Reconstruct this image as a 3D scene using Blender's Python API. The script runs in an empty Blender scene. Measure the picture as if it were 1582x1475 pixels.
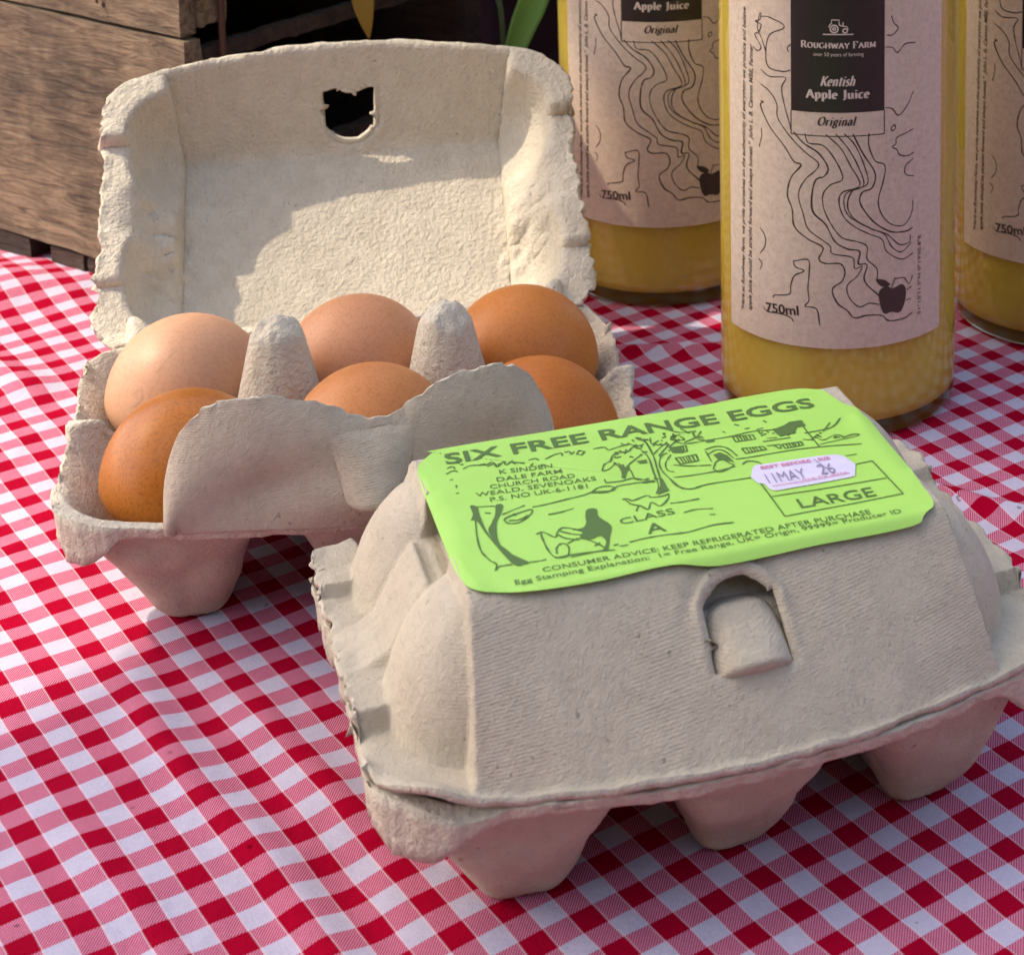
import bpy, math, random
import numpy as np
from mathutils import Vector, Matrix
sc = bpy.context.scene
COL = sc.collection
MM = 0.001

# ---------------------------------------------------------------- camera, sky, sun, exposure
cd = bpy.data.cameras.new('camera'); cam = bpy.data.objects.new('camera', cd); COL.objects.link(cam)
cam.location = (0, 0, 303.4 * MM)
cam.rotation_euler = (math.radians(90 - 9.585), 0, 0)
cd.sensor_fit = 'HORIZONTAL'; cd.sensor_width = 36.0
cd.lens = 36.0 * 3215.7 / 1582.0
cd.shift_x = -499.0 / 1582.0
cd.shift_y = -1037.5 / 1582.0
cd.clip_start = 0.01; cd.clip_end = 60
cd.dof.use_dof = True; cd.dof.focus_distance = 0.545; cd.dof.aperture_fstop = 40
sc.camera = cam

SUN_EL, SUN_AZ = 49.0, 4.0          # elevation; degrees behind straight left
w = bpy.data.worlds.new("World"); sc.world = w; w.use_nodes = True
nt = w.node_tree; bg = nt.nodes['Background']
sky = nt.nodes.new('ShaderNodeTexSky'); sky.sky_type = 'NISHITA'; sky.sun_disc = False
sky.sun_elevation = math.radians(SUN_EL)
# direction to the sun in the table's frame: straight left, a touch behind
SD = Vector((-math.cos(math.radians(SUN_AZ)) * math.cos(math.radians(SUN_EL)), math.sin(math.radians(SUN_AZ)) * math.cos(math.radians(SUN_EL)), math.sin(math.radians(SUN_EL))))
sky.sun_rotation = math.atan2(SD.x, SD.y)
sky.air_density = 0.7; sky.dust_density = 2.0; sky.ozone_density = 0.2
nt.links.new(sky.outputs[0], bg.inputs[0]); bg.inputs[1].default_value = 0.13
sl = bpy.data.lights.new('sun', 'SUN'); sl.energy = 0.9; sl.angle = math.radians(0.5); sl.color = (1.0, 0.94, 0.85)
so = bpy.data.objects.new('sun', sl); COL.objects.link(so); so.rotation_euler = SD.to_track_quat('Z', 'Y').to_euler()
sc.view_settings.view_transform = 'Standard'; sc.view_settings.look = 'None'
sc.view_settings.exposure = 1.99; sc.view_settings.gamma = 1.0
sc.view_settings.use_white_balance = True; sc.view_settings.white_balance_temperature = 7700; sc.view_settings.white_balance_tint = 10
sc.cycles.use_denoising = True
sc.cycles.max_bounces = 12; sc.cycles.transmission_bounces = 10; sc.cycles.transparent_max_bounces = 8

# ---------------------------------------------------------------- helpers
def _h(ix, iy, iz, seed):
    n = (ix.astype(np.int64) * 374761393 + iy.astype(np.int64) * 668265263 + iz.astype(np.int64) * 2147483647 + seed * 1274126177) & 0xffffffff
    n = ((n ^ (n >> 13)) * 1274126177) & 0xffffffff
    return ((n ^ (n >> 16)) & 0xffff) / 32767.5 - 1.0
def vnoise(x, y, z=0.0, seed=0):
    x, y, z = np.broadcast_arrays(np.asarray(x, float), np.asarray(y, float), np.asarray(z, float))
    ix, iy, iz = np.floor(x), np.floor(y), np.floor(z)
    fx, fy, fz = x - ix, y - iy, z - iz
    fx, fy, fz = [f * f * (3 - 2 * f) for f in (fx, fy, fz)]
    r = 0
    for a in (0, 1):
        for b in (0, 1):
            for c in (0, 1):
                r = r + _h(ix + a, iy + b, iz + c, seed) * (fx if a else 1 - fx) * (fy if b else 1 - fy) * (fz if c else 1 - fz)
    return r
def fbm(x, y, z=0.0, o=3, seed=0):
    r, a = 0, 1.0
    for k in range(o):
        r = r + a * vnoise(x * 2 ** k, y * 2 ** k, z * 2 ** k if not np.isscalar(z) or z else 0.0, seed + k); a *= .5
    return r
def smax(a, b, k):
    h = np.clip(.5 + .5 * (a - b) / k, 0, 1); return b + (a - b) * h + k * h * (1 - h)
def smin(a, b, k): return -smax(-a, -b, k)
def sstep(a, b, x):
    t = np.clip((x - a) / (b - a), 0, 1); return t * t * (3 - 2 * t)

def mesh(name, V, F, mats, parent=None, smooth=True, mi=None, uv=None):
    """V in millimetres"""
    me = bpy.data.meshes.new(name)
    V = np.asarray(V, float) * MM
    me.from_pydata(V.tolist(), [], F if isinstance(F, list) else F.tolist())
    if not isinstance(mats, (list, tuple)): mats = [mats]
    for m in mats: me.materials.append(m)
    n = len(me.polygons)
    me.polygons.foreach_set('use_smooth', [smooth] * n)
    if mi is not None: me.polygons.foreach_set('material_index', mi)
    if uv is not None:
        l = me.uv_layers.new(name='UVMap'); idx = np.zeros(len(me.loops), int); me.loops.foreach_get('vertex_index', idx)
        l.data.foreach_set('uv', np.asarray(uv, float)[idx].ravel())
    me.update()
    o = bpy.data.objects.new(name, me); COL.objects.link(o)
    if parent: o.parent = parent
    return o
def tag(o, label=None, cat=None, group=None, kind=None):
    if label: o['label'] = label
    if cat: o['category'] = cat
    if group: o['group'] = group
    if kind: o['kind'] = kind
    return o
def thing(name, label, cat, loc=(0, 0, 0), rz=0.0, group=None):
    o = bpy.data.objects.new(name, None); COL.objects.link(o); o.empty_display_size = .01
    o.location = Vector(loc) * MM; o.rotation_euler = (0, 0, rz)
    return tag(o, label, cat, group)
def gridfaces(nu, nv, wrap=False):
    i = np.arange(nu if wrap else nu - 1); j = np.arange(nv - 1)
    I, J = np.meshgrid(i, j, indexing='ij'); I2 = (I + 1) % nu
    return np.stack([I * nv + J, I2 * nv + J, I2 * nv + J + 1, I * nv + J + 1], -1).reshape(-1, 4)
def solid(o, t, off=-1, mo=0, mr=0):
    m = o.modifiers.new('thickness', 'SOLIDIFY'); m.thickness = t * MM; m.offset = off; m.material_offset = mo; m.material_offset_rim = mr
    return o
def bevel(o, w, seg=2):
    m = o.modifiers.new('bevel', 'BEVEL'); m.width = w * MM; m.segments = seg; m.limit_method = 'ANGLE'; return o
def lathe(prof, n=96):
    P = np.array(prof, float); a = np.linspace(0, 2 * math.pi, n, endpoint=False)
    V = np.stack([np.outer(np.cos(a), P[:, 0]), np.outer(np.sin(a), P[:, 0]), np.tile(P[:, 1], (n, 1))], -1).reshape(-1, 3)
    return V, gridfaces(n, len(P), wrap=True)
def catmull(P, k=5, closed=False):
    P = np.array(P, float); n = len(P)
    if n < 3: return P
    if closed: Q = np.vstack([P[-1], P, P[0], P[1]])
    else: Q = np.vstack([2 * P[0] - P[1], P, 2 * P[-1] - P[-2]])
    out = []
    t = np.linspace(0, 1, k, endpoint=False)[:, None]
    for i in range(1, len(Q) - 2):
        p0, p1, p2, p3 = Q[i - 1], Q[i], Q[i + 1], Q[i + 2]
        out.append(.5 * (2 * p1 + (p2 - p0) * t + (2 * p0 - 5 * p1 + 4 * p2 - p3) * t * t + (3 * p1 - p0 - 3 * p2 + p3) * t ** 3))
    out = np.vstack(out)
    return out if closed else np.vstack([out, Q[-2]])
def ribbon(P, w, vary=0.0, seed=0):
    P = np.array(P, float); T = np.gradient(P, axis=0); T /= np.linalg.norm(T, axis=1)[:, None] + 1e-9
    N = np.stack([-T[:, 1], T[:, 0]], 1)
    ww = w / 2 * (1 + vary * vnoise(np.arange(len(P)) * .6, seed * 7.3))[:, None]
    V = np.empty((2 * len(P), 2)); V[0::2] = P + N * ww; V[1::2] = P - N * ww
    F = [[2 * i, 2 * i + 1, 2 * i + 3, 2 * i + 2] for i in range(len(P) - 1)]
    return V, F
def text2d(s, bold=0.0, shear=0.0, spacing=1.0):
    c = bpy.data.curves.new('t', 'FONT'); c.body = s; c.offset = bold; c.shear = shear; c.resolution_u = 3; c.space_character = spacing
    o = bpy.data.objects.new('t', c)
    me = bpy.data.meshes.new_from_object(o)
    V = np.array([v.co[:2] for v in me.vertices]); F = [list(p.vertices) for p in me.polygons]
    bpy.data.objects.remove(o); bpy.data.curves.remove(c); bpy.data.meshes.remove(me)
    return V, F
CAP = None
def fit_text(s, a, b, h, **k):
    """text whose baseline runs a->b exactly, capitals h high"""
    global CAP
    if CAP is None: CAP = text2d('H')[0][:, 1].max()
    V, F = text2d(s, **k)
    x0, x1 = V[:, 0].min(), V[:, 0].max(); a = np.array(a, float); b = np.array(b, float); L = np.linalg.norm(b - a); d = (b - a) / L; n = np.array([-d[1], d[0]])
    return a + np.outer((V[:, 0] - x0) / (x1 - x0) * L, d) + np.outer(V[:, 1] / CAP * h, n), F
class Bag:
    def __init__(s): s.V = []; s.F = []; s.n = 0
    def add(s, V, F):
        V = np.asarray(V, float); s.V.append(V); s.F += [[int(i) + s.n for i in f] for f in F]; s.n += len(V)
    def get(s): return np.vstack(s.V), s.F
def fill(P):
    return P, [list(range(len(P)))]

# ---------------------------------------------------------------- materials
def mat(name):
    m = bpy.data.materials.new(name); m.use_nodes = True
    return m, m.node_tree, m.node_tree.nodes['Principled BSDF']
class N:
    def __init__(s, nt): s.t = nt; s.tc = nt.nodes.new('ShaderNodeTexCoord')
    def new(s, t, **k):
        n = s.t.nodes.new(t)
        for a, b in k.items(): setattr(n, a, b)
        return n
    def link(s, a, b): s.t.links.new(a, b)
    def set(s, sock, v):
        if isinstance(v, bpy.types.NodeSocket): s.link(v, sock)
        else: sock.default_value = v
    def math(s, op, a, b=None, c=None, clamp=False):
        n = s.new('ShaderNodeMath', operation=op, use_clamp=clamp); s.set(n.inputs[0], a)
        if b is not None: s.set(n.inputs[1], b)
        if c is not None: s.set(n.inputs[2], c)
        return n.outputs[0]
    def noise(s, scale, detail=2, rough=.5, vec=None, dist=0.0):
        n = s.new('ShaderNodeTexNoise'); n.inputs['Scale'].default_value = scale; n.inputs['Detail'].default_value = detail
        n.inputs['Roughness'].default_value = rough; n.inputs['Distortion'].default_value = dist
        s.link(vec or s.tc.outputs['Object'], n.inputs['Vector']); return n.outputs[0]
    def ramp(s, f, stops):
        n = s.new('ShaderNodeValToRGB'); e = n.color_ramp.elements
        while len(e) < len(stops): e.new(.5)
        for q, (p, c) in zip(e, stops): q.position = p; q.color = (c[0], c[1], c[2], 1) if hasattr(c, '__len__') else (c, c, c, 1)
        s.link(f, n.inputs[0]); return n.outputs[0]
    def mix(s, f, a, b, mode='MIX'):
        n = s.new('ShaderNodeMix', data_type='RGBA', blend_type=mode); s.set(n.inputs[0], f)
        s.set(n.inputs[6], a if not isinstance(a, tuple) else (*a, 1)); s.set(n.inputs[7], b if not isinstance(b, tuple) else (*b, 1)); return n.outputs[2]
    def map(s, scale=(1, 1, 1), rot=(0, 0, 0), vec=None):
        n = s.new('ShaderNodeMapping'); n.inputs['Scale'].default_value = scale; n.inputs['Rotation'].default_value = rot
        s.link(vec or s.tc.outputs['Object'], n.inputs[0]); return n.outputs[0]
    def bump(s, h, dist, strength=1.0, prev=None):
        n = s.new('ShaderNodeBump'); n.inputs['Strength'].default_value = strength; n.inputs['Distance'].default_value = dist
        s.link(h, n.inputs['Height'])
        if prev: s.link(prev, n.inputs['Normal'])
        return n.outputs[0]

def pulp(name, lump, mesh_ribs, c0, c1, rot=(0, 0, 0)):
    m, t, b = mat(name); n = N(t)
    col = n.ramp(n.noise(130, 7, .7), [(.3, c0), (.7, c1)])
    fib = n.ramp(n.noise(900, 2, .5, n.map((1, .25, 1), (0, 0, .6))), [(.30, .90), (.42, 1.0)])
    spk = n.ramp(n.noise(420, 1, .5), [(.20, .6), (.245, 1.0)])
    col = n.mix(1.0, col, fib, 'MULTIPLY'); col = n.mix(1.0, col, spk, 'MULTIPLY')
    n.link(col, b.inputs['Base Color']); b.inputs['Roughness'].default_value = .92
    b.inputs['Specular IOR Level'].default_value = .25
    bp = n.bump(n.noise(2200, 3, .6), .0004, .55)
    bp = n.bump(n.noise(620, 3, .6, dist=.3), .0012 * lump, .8, bp)
    if mesh_ribs:
        mk = n.ramp(n.noise(38, 1), [(.44, 0.0), (.60, 1.0)])
        wv = n.new('ShaderNodeTexWave'); wv.inputs['Scale'].default_value = 520; wv.inputs['Distortion'].default_value = 1.2; wv.inputs['Detail'].default_value = 1
        wv.inputs['Detail Scale'].default_value = 2; wv.bands_direction = 'Z'
        n.link(n.map((1, 1, 1), rot), wv.inputs['Vector'])
        bp = n.bump(n.math('MULTIPLY', wv.outputs['Fac'], mk), .00035, mesh_ribs, bp)
    n.link(bp, b.inputs['Normal']); return m
PC0, PC1 = (.455, .40, .31), (.56, .495, .39)
M = {}
M['pulp_out'] = pulp('grey_pulp_outside', .45, .22, PC0, PC1, (0, .12, 0))
M['pulp_in'] = pulp('grey_pulp_inside', 1.1, 0, (.54, .48, .38), (.65, .59, .475))
M['pulp_edge'] = pulp('grey_pulp_torn_edge', 1.3, 0, (.54, .48, .38), (.64, .58, .475))

def simple(name, col, rough=.6, **k):
    m, t, b = mat(name); b.inputs['Base Color'].default_value = (*col, 1); b.inputs['Roughness'].default_value = rough
    for a, v in k.items(): b.inputs[a.replace('_', ' ')].default_value = v
    return m
def paper(name, c0, c1, rough, bump=.00008, scale=500, fib=True):
    m, t, b = mat(name); n = N(t)
    col = n.ramp(n.noise(scale, 4, .6), [(.35, c0), (.65, c1)])
    if fib:
        f = n.ramp(n.noise(1400, 2, .5, n.map((1, .3, .6))), [(.28, .82), (.40, 1.0)]); col = n.mix(1.0, col, f, 'MULTIPLY')
    n.link(col, b.inputs['Base Color']); b.inputs['Roughness'].default_value = rough
    n.link(n.bump(n.noise(900, 2), bump, .5), b.inputs['Normal']); return m
M['green'] = paper('green_paper', (.36, .68, .12), (.38, .71, .135), .55, scale=60, fib=False)
M['ink_green'] = simple('dark_green_ink', (.075, .16, .03), .6)
M['sticker'] = paper('lilac_sticker_paper', (.66, .62, .80), (.71, .67, .84), .4, scale=200, fib=False)
M['ink_red'] = simple('red_print_ink', (.62, .16, .30), .5)
M['ink_grey'] = simple('grey_stamp_ink', (.28, .24, .36), .5)
M['kraft'] = paper('kraft_label_paper', (.57, .46, .355), (.65, .535, .425), .6)
M['ink_black'] = simple('black_label_ink', (.018, .014, .013), .35)
M['ink_brown'] = simple('brown_black_line_ink', (.045, .03, .025), .5)
M['white_print'] = simple('cream_print', (.62, .53, .46), .5)

def glass():
    m, t, b = mat('clear_bottle_glass'); b.inputs['Base Color'].default_value = (.99, 1, .98, 1); b.inputs['Roughness'].default_value = .02
    b.inputs['Transmission Weight'].default_value = 1; b.inputs['IOR'].default_value = 1.5; return m
M['glass'] = glass()
def juice():
    m, t, b = mat('cloudy_apple_juice'); n = N(t)
    sx = n.new('ShaderNodeSeparateXYZ'); n.link(n.tc.outputs['Object'], sx.inputs[0])
    col = n.ramp(n.noise(28, 3, .6, n.map((1, 1, .6)), .6), [(.3, (.86, .61, .09)), (.7, (1.0, .80, .20))])
    n.link(col, b.inputs['Base Color']); b.inputs['Roughness'].default_value = .25; b.inputs['IOR'].default_value = 1.05
    b.inputs['Subsurface Weight'].default_value = .3; b.inputs['Subsurface Radius'].default_value = (1.0, .6, .15); b.inputs['Subsurface Scale'].default_value = .008
    return m
M['juice'] = juice()
M['cap'] = simple('black_screw_cap_plastic', (.02, .02, .02), .4)

def shell(name, c0, c1, spk=.75):
    m, t, b = mat(name); n = N(t)
    col = n.ramp(n.noise(45, 3, .6), [(.3, c0), (.7, c1)])
    s = n.ramp(n.noise(1100, 3, .7), [(.36, spk * .9), (.52, 1.0)]); col = n.mix(1.0, col, s, 'MULTIPLY')
    n.link(col, b.inputs['Base Color']); b.inputs['Roughness'].default_value = .45; b.inputs['Specular IOR Level'].default_value = .3
    b.inputs['Subsurface Weight'].default_value = .15; b.inputs['Subsurface Radius'].default_value = (1, .4, .2); b.inputs['Subsurface Scale'].default_value = .002
    n.link(n.bump(n.noise(1800, 2), .00012, .35), b.inputs['Normal']); return m

def wood(name, c0, c1, dark=.35):
    m, t, b = mat(name); n = N(t)
    v = n.map((9, 60, 60))
    g = n.noise(6, 6, .65, v, .8)
    col = n.ramp(g, [(.25, c0), (.55, c1), (.8, tuple(x * 1.35 for x in c1))])
    st = n.ramp(n.noise(22, 4, .7), [(.36, dark), (.58, 1.0)]); col = n.mix(1.0, col, st, 'MULTIPLY')
    vo = n.new('ShaderNodeTexVoronoi'); vo.inputs['Scale'].default_value = 75; n.link(n.tc.outputs['Object'], vo.inputs['Vector'])
    pk = n.math('ADD', vo.outputs['Distance'], n.math('MULTIPLY', n.noise(40, 1), .35))
    holes = n.ramp(pk, [(.215, .05), (.24, 1.0)]); col = n.mix(1.0, col, holes, 'MULTIPLY')
    n.link(col, b.inputs['Base Color']); b.inputs['Roughness'].default_value = .85
    bp = n.bump(g, .0022, .9); bp = n.bump(n.noise(30, 5, .7, n.map((12, 40, 40))), .0006, .6, bp)
    n.link(bp, b.inputs['Normal']); return m
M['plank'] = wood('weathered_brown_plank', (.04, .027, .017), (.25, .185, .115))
M['plank_dark'] = wood('dark_shaded_wood', (.022, .014, .010), (.06, .038, .026))  # darkened crate wood: the shade inside the crate is put into this colour
M['rust'] = simple('rusty_iron', (.10, .055, .035), .7, Metallic=.4)
M['pot'] = simple('black_background_fill', (.012, .010, .010), .5)  # for the added pot, black to stand in for the dark background
M['leaf'] = simple('green_leaf', (.10, .26, .05), .45)
M['stem'] = simple('dull_green_stem', (.03, .07, .02), .6)
M['petal'] = simple('orange_brown_petal', (.26, .17, .015), .6)

def gingham():
    m, t, b = mat('red_white_gingham'); n = N(t)
    sx = n.new('ShaderNodeSeparateXYZ'); n.link(n.tc.outputs['UV'], sx.inputs[0])
    wob = n.math('MULTIPLY', n.math('SUBTRACT', n.noise(60, 2), .5), .035)
    fi = n.math('ADD', sx.outputs[0], wob); fj = n.math('ADD', sx.outputs[1], wob)
    def band(x):
        f = n.math('ABSOLUTE', n.math('SUBTRACT', n.math('FRACT', n.math('ADD', x, .5)), .5))
        return n.math('LESS_THAN', f, .25)
    a, c = band(fi), band(fj)
    both = n.math('MULTIPLY', a, c); anyr = n.math('MAXIMUM', a, c)
    sm = n.math('ADD', sx.outputs[0], sx.outputs[1])
    tw = n.math('MULTIPLY_ADD', n.math('SINE', n.math('MULTIPLY', sm, 2 * math.pi * 16)), .5, .5)
    tv = n.ramp(tw, [(.25, 0.0), (.75, 1.0)])
    var = n.noise(45, 3)
    red = n.mix(var, (.34, .0, .017), (.43, .001, .027)); wht = n.mix(var, (.53, .50, .63), (.60, .56, .69))
    mixd = n.mix(tv, (.47, .02, .085), (.66, .31, .42))
    col = n.mix(anyr, wht, mixd); col = n.mix(both, col, red)
    # the pale selvedge thread between the columns
    e = n.math('ABSOLUTE', n.math('SUBTRACT', n.math('ABSOLUTE', n.math('SUBTRACT', n.math('FRACT', n.math('ADD', fj, .5)), .5)), .25))
    th = n.math('MULTIPLY', n.math('LESS_THAN', e, .016), n.math('SUBTRACT', 1.0, n.math('MULTIPLY', both, .75)))
    col = n.mix(n.math('MULTIPLY', th, .65), col, (.80, .62, .68))
    slub = n.ramp(n.noise(6, 3, .6, n.map((14, .7, 1), vec=n.tc.outputs['UV'])), [(.3, .86), (.6, 1.0)]); slub2 = n.ramp(n.noise(6, 3, .6, n.map((.7, 14, 1), vec=n.tc.outputs['UV'])), [(.3, .88), (.6, 1.0)])
    dirt = n.ramp(n.noise(260, 1, .5), [(.205, .45), (.23, 1.0)])
    col = n.mix(1.0, col, slub, 'MULTIPLY'); col = n.mix(1.0, col, slub2, 'MULTIPLY'); col = n.mix(1.0, col, dirt, 'MULTIPLY')
    n.link(col, b.inputs['Base Color']); b.inputs['Roughness'].default_value = .95; b.inputs['Specular IOR Level'].default_value = .05
    b.inputs['Sheen Weight'].default_value = .0
    bp = n.bump(tw, .0001, .5); bp = n.bump(n.noise(1500, 2), .0002, .5, bp); bp = n.bump(n.noise(140, 5, .6), .0012, .5, bp)
    n.link(bp, b.inputs['Normal']); return m
M['gingham'] = gingham()
def canvas():
    m, t, b = mat('cream_shade_canvas'); t.nodes.remove(b); out = t.nodes['Material Output']  # canvas of the unseen canopy added for shade
    d = t.nodes.new('ShaderNodeBsdfDiffuse'); tr = t.nodes.new('ShaderNodeBsdfTranslucent'); mx = t.nodes.new('ShaderNodeMixShader')
    d.inputs[0].default_value = (.75, .72, .66, 1); tr.inputs[0].default_value = (.75, .72, .66, 1); mx.inputs[0].default_value = .5
    t.links.new(d.outputs[0], mx.inputs[1]); t.links.new(tr.outputs[0], mx.inputs[2]); t.links.new(mx.outputs[0], out.inputs[0]); return m
M['canvas'] = canvas()

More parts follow.
